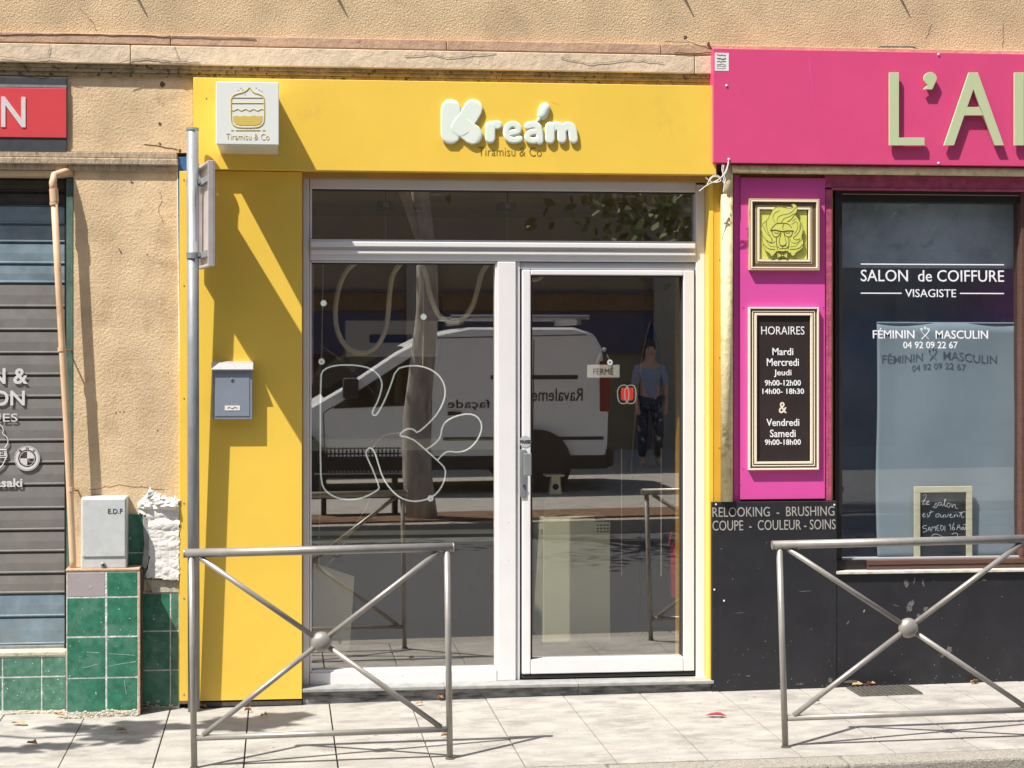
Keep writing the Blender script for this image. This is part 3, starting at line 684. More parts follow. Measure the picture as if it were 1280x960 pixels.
# ================================================================== BARRIERS
def barrier(x0, x1, y0, y1, zt_, lab, lean=0):
    """x0,x1 posts; rail from x0-ov to x1+ov"""
    L = x1-x0; base = gz(x0)
    r = thing('pavement_barrier', lab, 'barrier', (x0, y0, base), 'barriers along the kerb')
    hT = zt_-base; ry = (y1-y0); dz = gz(x1)-base
    P = lambda t, h: (L*t+lean*h/hT, ry*t, dz*t+h)
    rp = .0125
    for t in (0, 1):
        q = P(t, 0); MB().tube([(q[0], q[1], q[2]-.03), (q[0]+lean, q[1], q[2]+hT-.01)], .0135, 12).build('post', 'barrier', r, smooth=True, local=True)
        MB().lathe([(.021, 0), (.019, .003), (.015, .006)], (q[0], q[1], q[2]), 'z', 14).build('base_collar', 'joint', r, local=True)
    ov = .028/L
    MB().tube([P(-ov, hT), P(1+ov, hT)], .0185, 16).build('top_rail', 'barrier', r, smooth=True, local=True)
    for t in (-ov, 1+ov): 
        q = P(t, hT); s_ = -1 if t < 0 else 1
        MB().lathe([(.019, -.004), (.0195, .0), (.015, .004)] , q, 'x', 14).build('end_cap', 'barrier', r, local=True)
    hb = .125
    MB().tube([P(.01, hb), P(.99, hb)], .0125, 12).build('bottom_rail', 'barrier', r, smooth=True, local=True)
    hm = (hT+hb)/2+.0; C_ = P(.5, hm)
    for t, h in ((.035, hT-.02), (.965, hT-.02), (.035, hb+.01), (.965, hb+.01)):
        MB().tube([P(t, h), P(.5+(t-.5)*.06, hm+(h-hm)*.06)], .0115, 12).build('diagonal_bar', 'barrier', r, smooth=True, local=True)
    prof = [(.008, -.03), (.028, -.026), (.040, -.014), (.044, 0), (.040, .014), (.028, .026), (.008, .03)]
    MB().lathe(prof, C_, 'y', 22).build('boss', 'barrier', r, smooth=True, local=True)
    return r
def foot(px, py):
    dd = F*H/(py-CY); Y = dd*cs - (px-CX)/F*dd*sn - D; return X(px, Y), Y
a = foot(243.5, 953); b_ = foot(562.5, 944)
a = (a[0], -1.20); b_ = (X(562.5, -1.20), -1.20); a = (X(243, -1.2), -1.2)
barrier(a[0], b_[0], a[1], b_[1], Z(691.5, -1.2, 243), 'grey steel barrier with crossed bars standing before the yellow panel and shop window', -.013)
a = (X(982, -1.22), -1.22); b_ = (X(1284, -1.22), -1.22)
barrier(a[0], b_[0]+.04, a[1], b_[1], Z(681, -1.22, 982), 'grey steel barrier with crossed bars standing before the black salon wall', -.028)
# ================================================================== SALON
sf = thing('pink_fascia_sign', 'pink salon fascia board with raised sage green capital letters', 'sign', (X(1085, -.13), -.13, Z(206, -.13, 1085)))
KY = -.092
fx0 = X(891.5, KY)
MB().box(fx0, XR, KY, -.0-.0, Z(205.5, KY, 1085), Z(64, KY, 1085)).build('board', 'pink_fascia', sf, bevel=.002, seg=1)
S5 = lambda x, y: (960+x/4, y/4)
TY = KY-.027
def lt(polys, name='letter'):
    b = MB()
    for p in polys: b.ppoly([S5(*q) for q in p], TY, TY+.012)
    return b.build(name, 'sage', sf, bevel=.0008, seg=1)
lt([[(607, 362), (655, 362), (655, 688), (783, 688), (783, 727), (607, 727)]])
ap = [(812+33*math.cos(math.radians(t)), 393-33*math.sin(math.radians(t))) for t in range(0, 215, 18)]
lt([ap+[(790, 418), (800, 425), (776, 447), (822, 447), (838, 410)]], 'apostrophe')
lt([[(880, 727), (930, 727), (1028, 445), (1028, 362), (1005, 362)], [(1028.2, 362), (1050, 362), (1180, 727), (1135, 727), (1028.2, 446)], [(998.5, 535), (1057.5, 535), (1077, 577), (983, 577)]])
lt([[(1232, 362), (1280, 362), (1280, 727), (1232, 727)], [(1281, 362), (1380, 362), (1380, 400), (1281, 400)]])
so_ = MB()
for px, py in ((1113, 95), (1113, 175), (1150, 177), (1163, 100), (1190, 175), (1247, 175), (1222, 95), (1272, 95), (1272, 175)):
    q = W(px+3, py, TY); so_.tube([(q[0], TY+.011, q[2]), (q[0], KY-.0005, q[2])], .004, 6)
stuff(so_.build('standoff_pin', 'galv', sf))
for px, py in ((908, 107), (911, 199), (1173, 204), (1173, 60+8)): MB().lathe([(.006, 0), (.006, .003), (.003, .006)], W(px, py, KY), 'y', 10).build('screw', 'mint', sf)
for pts in ([(1011, 70), (1013, 90), (1016, 110), (1017, 127)], [(1013, 75), (1014, 95)], [(1018, 137), (1020, 143)], [(1072, 124), (1077, 137)], [(1022, 176), (1022.5, 187)]):
    MB().ptube(pts, KY, .0011, 5).build('scratch', 'pink', sf)
sk = MB().pbox(893.5, 911, 66, 88.5, KY-.001, KY, 902).build('sticker', 'paper', sf)
for yy, r in ((69, .0016), (73, .002), (77, .0015), (80.5, .0012), (83, .0009), (85.5, .0009)):
    MB().ptube([(896+i*1.6, yy+random.uniform(-.9, .9)) for i in range(8)], KY-.0012, r, 4).build('scribble', 'black_ink', sk)
# bracket wire behind the fascia top
MB().ptube([(1090, 64), (1100, 58.5), (1140, 58.5), (1156, 64)], -.02, .004, 6).build('hook_wire', 'iron', sf)
# gold pipes
gp = thing('gold_pipe', 'gold painted downpipe turning along the pink fascia', 'pipe', (X(909, -.04), -.04, Z(627, -.04, 909)))
px_ = X(909.5, -.045)
MB().tube([(px_, -.028, Z(627, -.045, 909)), (px_, -.028, Z(243, -.045, 909))], .0305, 18).build('downpipe', 'gold_pipe', gp, smooth=True)
MB().tube([(px_+.004, -.035, Z(246, -.045, 909)), (px_+.004, -.035, Z(206, -.045, 909))], .0255, 16).build('upper_pipe', 'gold_pipe', gp, smooth=True)
MB().tube([(px_+.02, -.05, Z(213, -.05, 1085)), (XR, -.05, Z(213.5, -.05, 1085))], .022, 14).build('horizontal_pipe', 'gold_pipe', gp, smooth=True)
for i in range(16):
    xx = px_+.1+i*.098+random.uniform(-.02, .02)
    MB().tube([(xx, -.05, Z(213, -.05, 1085)), (xx+.006, -.05, Z(213, -.05, 1085))], .0232, 14).build('pipe_ring', 'gold_pipe', gp)
# pink wall panel
pk = thing('pink_pilaster', 'pink painted salon wall panel carrying two framed pictures', 'panel', (X(978), 0, .9))
MB().pbox(925.5, 1031.5, 222, 624, -.014, .02, 978).build('board', 'pink', pk, bevel=.002, seg=1)
MB().pbox(917, 925.3, 219, 627, -.004, .03, 978).build('edge_board', 'pink', pk)
MB().pbox(1031.7, 1040, 236, 626.5, -.008, .05, 978).build('edge_moulding', 'pink_rough', pk, bevel=.003)
MB().box(X(1031.7, -.02), XR, -.012, .05, Z(235.5, -.01, 1150), Z(219.5, -.01, 1150)).build('head_moulding', 'pink_rough', pk, bevel=.003)
MB().box(X(1040.2, -.02), XR, -.02, .05, Z(238, -.01, 1150), Z(235.6, -.01, 1150)).build('head_bead', 'pink_rough', pk, bevel=.002)
for px, py in ((930, 247), (929, 384), (1029, 384), (929, 586), (1028, 586), (933, 285), (932, 300), (925, 605), (1034, 250)): MB().lathe([(.004, 0), (.003, .002)], W(px, py, -.014), 'y', 8).build('screw', 'pink_rough', pk)
# picture frames
def frame(par, px0, px1, py0, py1, bands, Y0, depth):
    """bands: list of (width_px, y_front, material) from outside in"""
    rf = (px0+px1)/2
    for w_, yf, m in bands:
        x0, x1, zb, zt_ = X(px0, Y0), X(px1, Y0), Z(py1, Y0, rf), Z(py0, Y0, rf); t = w_/247
        for (a, b__, c_, d_) in ((x0, x1, zt_-t, zt_), (x0, x1, zb, zb+t), (x0, x0+t, zb+t, zt_-t), (x1-t, x1, zb+t, zt_-t)):
            MB().box(a+.0001, b__-.0001, yf, Y0+depth, c_+.0001, d_-.0001).build('frame_moulding', m, par, bevel=.0012, seg=1)
        px0 += w_; px1 -= w_; py0 += w_; py1 -= w_
    return px0, px1, py0, py1
BF = -.014
lf = thing('lion_picture', 'framed yellow picture of a lion head wearing glasses and a bow tie', 'picture', (X(978, BF), BF, Z(338, BF, 978)))
r_ = frame(lf, 935, 1022.5, 249, 338, [(2.2, BF-.027, 'frame_gold'), (1.6, BF-.029, 'frame_cream'), (1.2, BF-.018, 'frame_brown'), (3.4, BF-.016, 'frame_brown'), (1.1, BF-.018, 'frame_gold'), (1.2, BF-.014, 'frame_brown'), (2.6, BF-.021, 'frame_cream'), (.7, BF-.012, 'board_dark')], BF, -.0005)
MB().pbox(r_[0], r_[1], r_[2], r_[3], BF-.010, BF-.0005, 978).build('backing', 'lion_yellow', lf)
S8 = lambda x, y: (925+x*.1094, 240+y*.1094)
hair = [(300, 330), (330, 290), (380, 190), (430, 165), (500, 172), (560, 190), (610, 175), (585, 145), (610, 130), (645, 150), (655, 210), (625, 260), (670, 300), (690, 350), (720, 400), (715, 470), (700, 500), (725, 570), (715, 640), (650, 685), (630, 700), (635, 730), (600, 735), (560, 690), (540, 672), (480, 690), (420, 672), (400, 700), (360, 740), (345, 705), (290, 670), (262, 600), (255, 520), (262, 480), (240, 430), (250, 370)]
MB().ppoly([S8(*p) for p in hair], BF-.0255, BF-.0215).build('lion_cutout', 'lion_yellow', lf)
MB().ppoly([S8(*p) for p in [(428, 685), (428, 755), (470, 738), (500, 738), (544, 758), (544, 685), (500, 708), (470, 708)]], BF-.0255, BF-.0215).build('bow_tie', 'lion_yellow', lf)
LI = BF-.0258
def ink(pts, r=.0009, sm=1): return [(S8(*p)) for p in pts], r, sm
strokes = [ink(hair+[hair[0]], .0008), ink([(300, 330), (300, 400), (330, 480), (365, 540), (365, 575), (330, 575), (310, 550)], .0012),
 ink([(400, 350), (370, 300), (390, 240), (450, 210)]), ink([(430, 350), (420, 300), (470, 260), (560, 250), (610, 210), (640, 170)]), ink([(470, 350), (500, 300), (570, 280), (620, 240)]),
 ink([(540, 340), (590, 310), (625, 250)], .0014), ink([(590, 370), (640, 330), (660, 360), (660, 420), (620, 480)]), ink([(600, 330), (640, 300)]),
 ink([(415, 358), (480, 352), (555, 362), (590, 410)], .0016), ink([(415, 358), (370, 400), (350, 440)], .0016), ink([(500, 365), (485, 400), (492, 425)], .0014),
 ink([(345, 438), (400, 432), (480, 450), (550, 440), (612, 445)], .0024, 0), ink([(362, 445), (372, 495), (400, 515), (440, 505), (462, 455)], .0017), ink([(502, 455), (515, 500), (560, 515), (590, 495), (600, 450)], .0017),
 ink([(390, 462), (420, 472), (440, 462)], .0014), ink([(520, 462), (545, 472), (570, 460)], .0014),
 ink([(470, 470), (450, 540), (445, 590), (470, 612), (500, 612), (530, 590), (520, 540), (500, 470)], .0014), ink([(455, 605), (485, 618), (525, 603)], .0022), ink([(430, 620), (460, 650), (487, 640), (520, 650), (548, 620)], .0014), ink([(487, 615), (487, 640)], .0014),
 ink([(415, 520), (415, 600), (430, 655)], .0018), ink([(555, 520), (560, 600), (545, 655)], .0018), ink([(440, 672), (485, 682), (530, 672)], .0014),
 ink([(432, 690), (432, 750), (470, 735), (500, 735), (540, 755), (540, 690), (500, 712), (470, 712), (432, 690)], .0013, 0), ink([(470, 712), (470, 735)], .0016, 0), ink([(500, 712), (500, 735)], .0016, 0),
 ink([(260, 380), (300, 470), (360, 520), (370, 560), (345, 585)], .0012), ink([(260, 500), (300, 560), (370, 590), (400, 560)], .001), ink([(262, 590), (320, 650), (400, 655)], .0014), ink([(290, 520), (330, 620), (410, 625)], .0008),
 ink([(345, 740), (380, 742), (405, 715), (408, 690)], .0018), ink([(575, 690), (580, 720), (610, 735), (632, 715)], .0018),
 ink([(700, 350), (690, 430), (640, 500), (600, 520), (640, 550), (675, 535)], .0013), ink([(720, 500), (690, 570), (600, 590), (570, 540)], .001), ink([(722, 590), (670, 650), (570, 655)], .0014), ink([(690, 520), (650, 620), (570, 625)], .0008), ink([(640, 270), (690, 340), (680, 420)], .0009)]
for q, r, sm in strokes: MB().ptube(q, LI, r*.9, 5, smooth=sm).build('ink_line', 'lion_ink', lf)
hb_ = thing('hours_board', 'framed dark opening hours board headed HORAIRES on the pink panel', 'board', (X(978, BF), BF, Z(587, BF, 978)))
r_ = frame(hb_, 934.5, 1022, 384, 587, [(2.2, BF-.024, 'frame_cream'), (2.4, BF-.016, 'frame_brown'), (1.3, BF-.019, 'frame_cream'), (1.6, BF-.015, 'frame_brown'), (2.8, BF-.021, 'frame_cream'), (.7, BF-.012, 'board_dark')], BF, -.0005)
MB().pbox(r_[0], r_[1], r_[2], r_[3], BF-.008, BF-.0005, 978).build('backing', 'board_dark', hb_)
HY = BF-.0081
for s_, bb, of in (('HORAIRES', (951.5, 1005.5, 408, 418.2), -.004), ('Mardi', (965.5, 991.5, 435, 444), .008), ('Mercredi', (958.5, 998.5, 448, 457.5), .008), ('Jeudi', (967.5, 989.2, 462, 471.5), .008),
    ('9h00-12h00', (956, 1001, 475, 482.2), .012), ('14h00- 18h30', (953, 1005, 485.7, 492.5), .012), ('Vendredi', (958, 999, 523.5, 532.5), .008), ('Samedi', (962.5, 994.5, 537, 546.5), .008), ('9h00-18h00', (956, 1001, 549.2, 556.2), .012)):
    text(s_, bb, HY, 'white_vinyl', hb_, off=of)
text('&', (973.5, 983.5, 502.5, 516.5), HY, 'frame_cream', hb_, off=.01)
# black base wall
bk = thing('black_base_wall', 'black painted wall base below the salon window with grey services lettering', 'wall', (X(1100, -.02), -.02, 0))
KB = -.03
MB().box(X(890, KB), X(1046, KB), KB, .06, -.2, Z(627, KB, 968)).build('lettered_board', 'charcoal', bk, bevel=.002, seg=1)
MB().box(X(1046.4, KB), XR, KB+.003, .06, -.2, Z(716.5, KB, 1160)).build('base_panel', 'charcoal', bk, bevel=.002, seg=1)
text('RELOOKING  -  BRUSHING', (890.5, 1043, 633.5, 645.5), KB, 'letter_grey', bk, off=-.002)
text('COUPE  -  COULEUR - SOINS', (890.5, 1044.5, 650, 662.5), KB, 'letter_grey', bk, off=-.002)
for px, py in ((895, 630.5), (893, 737), (1043, 631), (905, 751)): MB().lathe([(.005, 0), (.004, .002)], W(px, py, KB), 'y', 8).build('screw', 'paper', bk)
def splat(px, py, w, h, Y, m, par, name, n=15, tilt=0, rag=.5):
    c0 = W(px, py, Y); q = []
    for k in range(n):
        a = 2*math.pi*k/n; rr_ = random.uniform(1-rag, 1); u, v = w/494*math.cos(a)*rr_, h/494*math.sin(a)*rr_
        q.append((c0[0]+u*math.cos(tilt)-v*math.sin(tilt), c0[2]+u*math.sin(tilt)+v*math.cos(tilt)))
    return MB().prism(q, Y-.0007, Y+.0005).build(name, m, par)
KS = KB+.003
for px, py, w_, h_, ti, m in ((1133, 729, 7, 15, .2, 'scuff'), (1143, 726, 3, 12, -.2, 'scuff'), (1154, 728, 3.5, 13, .1, 'scuff'), (1138, 757, 10, 22, -.5, 'scuff'), (1157, 761, 9, 6, .5, 'scuff'), (1148, 770, 5, 8, 0, 'scuff'),
    (1187, 812, 9, 12, .3, 'scuff'), (1178, 820, 6, 5, .3, 'scuff'), (1060, 778, 2, 9, -.6, 'scuff'), (1080, 764, 2, 5, -.4, 'letter_grey'), (1230, 725, 8, 3, 0, 'scuff'), (1120, 757, 12, 1.5, -.3, 'scuff'), (1065, 852, 26, 4, 0, 'scuff'), (1250, 855, 20, 3, .05, 'scuff')):
    splat(px, py, w_, h_, KS, m, bk, 'paint_scuff', tilt=ti)
for px, py, w_, h_, ti in ((1007, 739, 20, 1.2, .05), (1038, 850, 7, 7, .4), (935, 845, 8, 2, 0), (1000, 855, 14, 3, 0), (925, 766, 16, .9, .1)): splat(px, py, w_, h_, KB, 'scuff', bk, 'paint_scuff', tilt=ti)
sp_ = MB()
for k in range(150):
    px = random.uniform(893, 1290); py = random.choice([random.uniform(675, 860), random.uniform(800, 860), random.uniform(845, 860)])
    if px > 1046 and py < 722: continue
    Yk = KB if px < 1046 else KS; c0 = W(px, py, Yk); q = random.uniform(.0006, .0022)
    sp_.prism([(c0[0]+q*math.cos(a)*random.uniform(.6, 1.4), c0[2]+q*math.sin(a)) for a in (0, 1.2, 2.5, 3.8, 5)], Yk-.0006, Yk+.0005)
stuff(sp_.build('paint_speck', 'letter_grey', bk))
tc_ = MB()
for k in range(90):
    px, py = random.choice([(random.uniform(84, 171), random.uniform(716, 884)), (random.uniform(0, 80), random.uniform(822, 884))])
    Yk = PY-.0008 if px > 82 else .0038; c0 = W(px, py, Yk); q = random.uniform(.0006, .0024)
    tc_.prism([(c0[0]+q*math.cos(a)*random.uniform(.6, 1.6), c0[2]+q*math.sin(a)) for a in (0, 1.2, 2.5, 3.8, 5)], Yk-.0006, Yk+.0005)
stuff(tc_.build('glaze_chip', 'plaster', pd))
for q in ([(102, 835), (112, 833), (122, 830)], [(108, 815), (124, 816)], [(134, 833), (150, 830), (170, 827)], [(135, 817), (168, 819)], [(155, 850), (158, 868)]): MB().ptube(q, PY-.001, .0008, 4, flat=.5).build('tile_scratch', 'grout', pd)
# salon window
WY = .03
sw = thing('salon_window', 'dark framed salon display window with white vinyl lettering', 'window', (X(1160, WY), WY, Z(712, WY, 1160)))
SR = X(1276, WY)
MB().box(X(1040.5, WY), X(1053, WY), WY, WY+.09, Z(706, WY, 1160), Z(236, WY, 1160)).build('frame_jamb', 'win_black', sw, bevel=.003)
MB().box(X(1053.2, WY), SR, WY, WY+.09, Z(243, WY, 1160), Z(236, WY, 1160)).build('frame_head', 'win_black', sw, bevel=.003)
MB().box(X(1053.2, WY), SR, WY+.012, WY+.09, Z(253, WY, 1160), Z(243.8, WY, 1160)).build('frame_head', 'win_black', sw, bevel=.002)
MB().box(X(1053.2, WY), SR, WY+.010, WY+.013, Z(243.7, WY, 1160), Z(242.8, WY, 1160)).build('frame_bead', 'frame_gold', sw)
MB().box(SR, SR+.06, WY-.005, WY+.09, Z(706, WY, 1160), Z(236, WY, 1160)).build('frame_jamb', 'win_brown', sw, bevel=.003)
MB().box(SR+.06, XR, .0, .2, Z(706, WY, 1160), Z(238, WY, 1160)).build('side_panel', 'pink', sw)
MB().box(X(1053.2, WY), SR, WY+.04, WY+.044, Z(704, WY, 1160), Z(253.2, WY, 1160)).build('pane', 'glass_salon', sw)
MB().box(X(1085, WY-.03), SR+.05, WY-.03, WY+.09, Z(704.5, WY, 1160), Z(698.8, WY, 1160)).build('bottom_rail', 'win_brown', sw, bevel=.002)
MB().box(X(1085, WY-.03), SR+.05, WY-.026, WY+.09, Z(712, WY, 1160), Z(705, WY, 1160)).build('bottom_rail', 'win_brown', sw, bevel=.002)
MB().box(X(1046.5, WY-.03), X(1084.7, WY-.03), WY-.01, WY+.09, Z(714, WY, 1160), Z(698.8, WY, 1160)).build('bottom_block', 'win_black', sw)
MB().box(X(1053.2, WY), SR, WY+.02, WY+.04, Z(699, WY, 1160), Z(697, WY, 1160)).build('glazing_bead', 'pvc_grey', sw)
b = MB().box(X(1046.5, -.045), XR, -.045, .06, Z(716.3, -.04, 1160), Z(713, -.04, 1160)); b.build('sill', 'sill_stone', sw, bevel=.002)
VY = WY+.0395
for px0, px1, py in ((1076, 1255, 330.5), (1076, 1127, 366.5), (1200, 1255, 366.8)):
    MB().box(X(px0, VY), X(px1, VY), VY-.0008, VY, Z(py+.7, VY, (px0+px1)/2), Z(py-.7, VY, (px0+px1)/2)).build('vinyl_line', 'white_vinyl', sw)
text('SALON  de COIFFURE', (1076, 1255, 337.5, 352), VY, 'white_vinyl', sw)
text('VISAGISTE', (1131.5, 1195, 361.5, 371.5), VY, 'white_vinyl', sw)
text('FÉMININ', (1091, 1143, 410, 423), VY, 'white_vinyl', sw, off=.006); text('MASCULIN', (1169.5, 1235, 413, 423.5), VY, 'white_vinyl', sw, off=.006)
text('04 92 09 22 67', (1129, 1197, 427, 435.5), VY, 'white_vinyl', sw, off=.006)
for pts in ([(1151, 413), (1154, 417), (1161, 424)], [(1162, 413), (1159, 417), (1152, 424)]): MB().ptube(pts, VY, .0016, 5).build('scissors_mark', 'white_vinyl', sw)
for q in ((1152, 411.5), (1160.5, 411.5), (1156.5, 410)): ring(W(*q, VY), .003, .006, VY, 'white_vinyl', sw, 'scissors_mark', 12)
# fabric behind the salon window: a pale lower screen, dark blind above; it catches the shadow of the lettering
CYY = WY+.085
CP = CYY
cu1 = thing('window_screen', 'pale grey blue fabric screen hanging inside the salon window', 'screen', (X(1190, CP), CP, .8))
x0, x1 = X(1096, CP), SR+.02; zt_ = Z(405, CP, 1180); zb = Z(702, CP, 1180)
b = MB(); nx, nz = 40, 24
for j in range(nz+1):
    for i in range(nx+1):
        u, v = i/nx, j/nz
        b.v.append((x0+(x1-x0)*u+.004*math.sin(v*7)*(1-u), CP+.004*math.sin(u*9+v*3)+.003*math.sin(v*11), zt_+(zb-zt_)*v+.012*math.sin(u*2.6+.3)*(1-v)-.006*math.sin(u*3)*(1-v)))
for j in range(nz):
    for i in range(nx): k = j*(nx+1)+i; b.f.append((k, k+1, k+nx+2, k+nx+1))
o = b.build('fabric', 'curtain', cu1, smooth=True); o.modifiers.new('thick', 'SOLIDIFY').thickness = .003
MB().tube([(x0, CP, zt_+.006), (x1, CP, zt_+.004)], .005, 8).build('hanging_rod', 'curtain', cu1)
bl = thing('dark_blind', 'dark slate blind filling the upper salon window', 'blind', (X(1160, CP), CP+.06, 1.4))
MB().box(X(1030, CP), SR+.2, CP+.33, CP+.336, Z(705, CP, 1160), Z(245, CP, 1160)).build('cloth', 'blind', bl)
MB().box(X(1050, CP), SR+.05, CP+.02, CP+.03, Z(335, CP, 1160), Z(245, CP, 1160)).build('valance', 'valance', bl)
# chalkboard
cbY = WY+.046; CBp = cbY+.008
cb = thing('chalkboard', 'small wood framed chalkboard with handwriting propped inside the salon window', 'chalkboard', (X(1180, cbY), cbY, Z(701, cbY, 1180)))
MB().pbox(1150, 1209, 614, 701, cbY+.012, cbY+.018, 1180).build('board', 'chalkboard', cb)
MB().pbox(1143.5, 1215.5, 608, 615.5, cbY, cbY+.018, 1180).build('frame_rail', 'wood_pale', cb, bevel=.002)
MB().pbox(1143.5, 1150.5, 615.8, 701, cbY, cbY+.018, 1180).build('frame_stile', 'wood_pale', cb, bevel=.002)
MB().pbox(1208.5, 1215.5, 615.8, 701, cbY, cbY+.018, 1180).build('frame_stile', 'wood_pale', cb, bevel=.002)
C1 = lambda x, y: (1060+x/5.818, 560+y/5.818)
hand = [[(545, 350), (565, 335), (575, 345), (560, 370), (545, 400), (540, 412), (560, 405), (580, 412)], [(535, 385), (565, 385)], [(575, 400), (590, 392), (585, 382), (572, 392), (575, 412), (595, 408)],
 [(615, 430), (630, 425), (640, 395), (650, 415), (645, 432), (625, 436)], [(680, 398), (662, 395), (655, 415), (668, 420), (682, 400), (682, 425), (695, 415)], [(695, 415), (712, 375), (705, 370), (700, 400), (705, 428), (718, 420)], [(735, 400), (720, 405), (720, 430), (738, 432), (745, 410), (735, 400)], [(755, 405), (757, 440), (768, 408), (780, 410), (782, 438), (800, 440)],
 [(542, 490), (560, 482), (552, 475), (542, 490), (548, 505), (565, 495)], [(575, 478), (585, 500), (572, 505), (590, 500), (605, 455)], [(590, 470), (622, 462)],
 [(655, 478), (638, 485), (640, 505), (660, 500), (665, 480), (655, 478)], [(675, 482), (672, 505), (690, 500), (697, 480), (697, 508)], [(705, 482), (715, 510), (732, 480)], [(738, 495), (755, 485), (745, 478), (738, 495), (748, 508), (765, 500)], [(772, 485), (775, 510), (775, 492), (795, 482), (800, 505)], [(810, 500), (830, 455), (822, 508), (845, 500)], [(808, 472), (850, 462)],
 [(572, 562), (545, 568), (543, 585), (572, 585), (570, 608), (545, 612)], [(580, 605), (592, 565), (602, 605)], [(583, 590), (600, 590)], [(608, 605), (612, 565), (622, 588), (635, 563), (638, 603)], [(662, 562), (645, 563), (647, 603), (665, 600)], [(645, 583), (660, 582)], [(675, 562), (675, 603), (695, 592), (695, 570), (675, 562)], [(705, 565), (705, 605)],
 [(735, 565), (745, 550), (748, 598)], [(772, 545), (758, 580), (765, 600), (778, 590), (768, 575), (758, 585)], [(790, 595), (805, 548), (818, 592)], [(796, 578), (815, 575)], [(835, 575), (825, 580), (828, 597), (838, 590), (835, 575)], [(842, 575), (845, 597), (855, 590), (855, 572)], [(840, 560), (850, 555), (856, 562)],
 [(605, 652), (615, 630), (645, 625), (680, 640), (705, 655)], [(755, 628), (780, 615), (800, 625), (795, 645), (770, 655)]]
HYc = cbY+.0115
for st in hand: MB().ptube([C1(*p) for p in st], HYc, .0015, 5, smooth=1, flat=.5).build('chalk_stroke', 'chalk', cb)
# loose cable and cobweb between the fascias
cw = thing('tangled_cable', 'tangled whitish cable and cobweb hanging between the two fascia boards', 'cable', (X(905, -.08), -.08, Z(230, -.08, 905)))
wires = [[(911, 199), (909, 210), (902, 222), (893, 227), (884, 231), (874, 239)], [(905, 206), (903, 218), (906, 230), (904, 240)], [(911, 203), (908, 216), (899, 224)], [(884, 231), (888, 221), (897, 218), (903, 226), (893, 229), (886, 226), (892, 220), (900, 222)], [(903, 206), (902, 214), (907, 222), (906, 231), (903, 226)], [(882, 222), (890, 229), (898, 226)]]
for q in wires: MB().ptube(q, -.135, .0022, 6, smooth=2).build('wire', 'paper', cw)
# ================================================================== SHOP INTERIOR
IY = .3
ix0, ix1 = X(374, .3), X(884, .3)+.25; izf = zt-.02; izc = Z(222, .3)
struct(MB().box(ix0-.1, ix1, .20, 3.0, izf-.1, izf).build('shop_floor', 'interior_floor'))
struct(MB().box(ix0-.2, ix1, .16, 3.0, izc+.0, izc+.1).build('shop_ceiling', 'interior_wall'))
struct(MB().box(ix0-.2, ix1+.1, 3.0, 3.1, izf, izc).build('shop_back_wall', 'interior_wall'))
struct(MB().box(ix0-.2, ix0-.1, .16, 3.0, izf, izc).build('shop_side_wall', 'interior_wall'))
struct(MB().box(ix1, ix1+.1, .5, 3.0, izf, izc).build('shop_side_wall', 'interior_wall'))
NY = .22
S3 = lambda x, y: (370+x/4, 420+y/4)
ns = thing('neon_logo', 'white tube logo of a letter K and a spoon hanging behind the left pane', 'neon sign', (X(480, NY), NY, Z(625, NY)))
kk = [(122, 600), (122, 200), (140, 165), (200, 145), (300, 145), (370, 160), (412, 192), (430, 230), (428, 265), (410, 325), (385, 370), (380, 392), (398, 398), (412, 380), (440, 330), (470, 258), (500, 165), (560, 148), (625, 150), (685, 172), (728, 212), (747, 262), (744, 315), (715, 378), (665, 436), (605, 487), (592, 468), (560, 462), (530, 478), (517, 500), (550, 503), (595, 522), (650, 570), (710, 625), (748, 662), (745, 715), (722, 765), (690, 800), (640, 822), (580, 828), (520, 810), (470, 765), (432, 705), (412, 640), (397, 590), (382, 562), (360, 560), (348, 582), (357, 612), (385, 670), (416, 755), (412, 768), (350, 805), (280, 820), (205, 812), (148, 778), (125, 730), (122, 600)]
MB().ptube([S3(*p) for p in kk], NY, .0042, 8, smooth=1).build('tube_letter', 'neon_white', ns, smooth=True)
MB().ptube([S3(*p) for p in [(650, 568), (700, 535), (725, 500), (728, 460), (750, 425), (800, 400), (860, 388), (905, 400), (930, 440), (925, 485), (900, 532), (860, 570), (810, 582), (760, 575), (735, 590), (708, 620)]], NY, .0042, 8, smooth=1).build('tube_spoon', 'neon_white', ns, smooth=True)
MB().ptube([S3(*p) for p in [(385, 562), (405, 525), (445, 492), (517, 484)]], NY, .0025, 8, smooth=1).build('tube_joint', 'hose', ns)
for px, py in ((538, 623), (402, 452)): ring(W(px, py, NY-.006), .004, .016, NY-.006, 'neon_white', ns, 'clip', 16)
for q in ([(404, 326), (403, 379), (402, 452)], [(529, 326), (529.5, 396), (528.5, 458)]):
    MB().ptube(q, NY, .0022, 6).build('hanging_string', 'cord', ns)
for px, py in ((404.5, 379), (529.5, 396)):
    b = MB(); c = W(px, py, NY-.01)
    for k in range(8): a = k*math.pi/4; b.lathe([(.0055, 0), (.004, .004)], (c[0]+.012*math.cos(a), c[1], c[2]+.012*math.sin(a)), 'y', 6)
    b.lathe([(.008, 0), (.004, .006)], c, 'y', 8); b.build('flower_clip', 'neon_white', ns)
MB().ptube([(400, 455), (400, 560), (400, 640), (398, 700), (400, 728)], NY+.01, .0016, 6, smooth=1).build('wire', 'cord', ns)
MB().ptube([(463, 622), (455, 640), (440, 660), (425, 690), (410, 705), (392, 728)], NY+.01, .0016, 6, smooth=1).build('wire', 'cord', ns)
MB().ptube([(398, 430), (420, 445), (445, 466), (468, 492)], NY+.01, .0012, 6).build('wire', 'cord', ns)
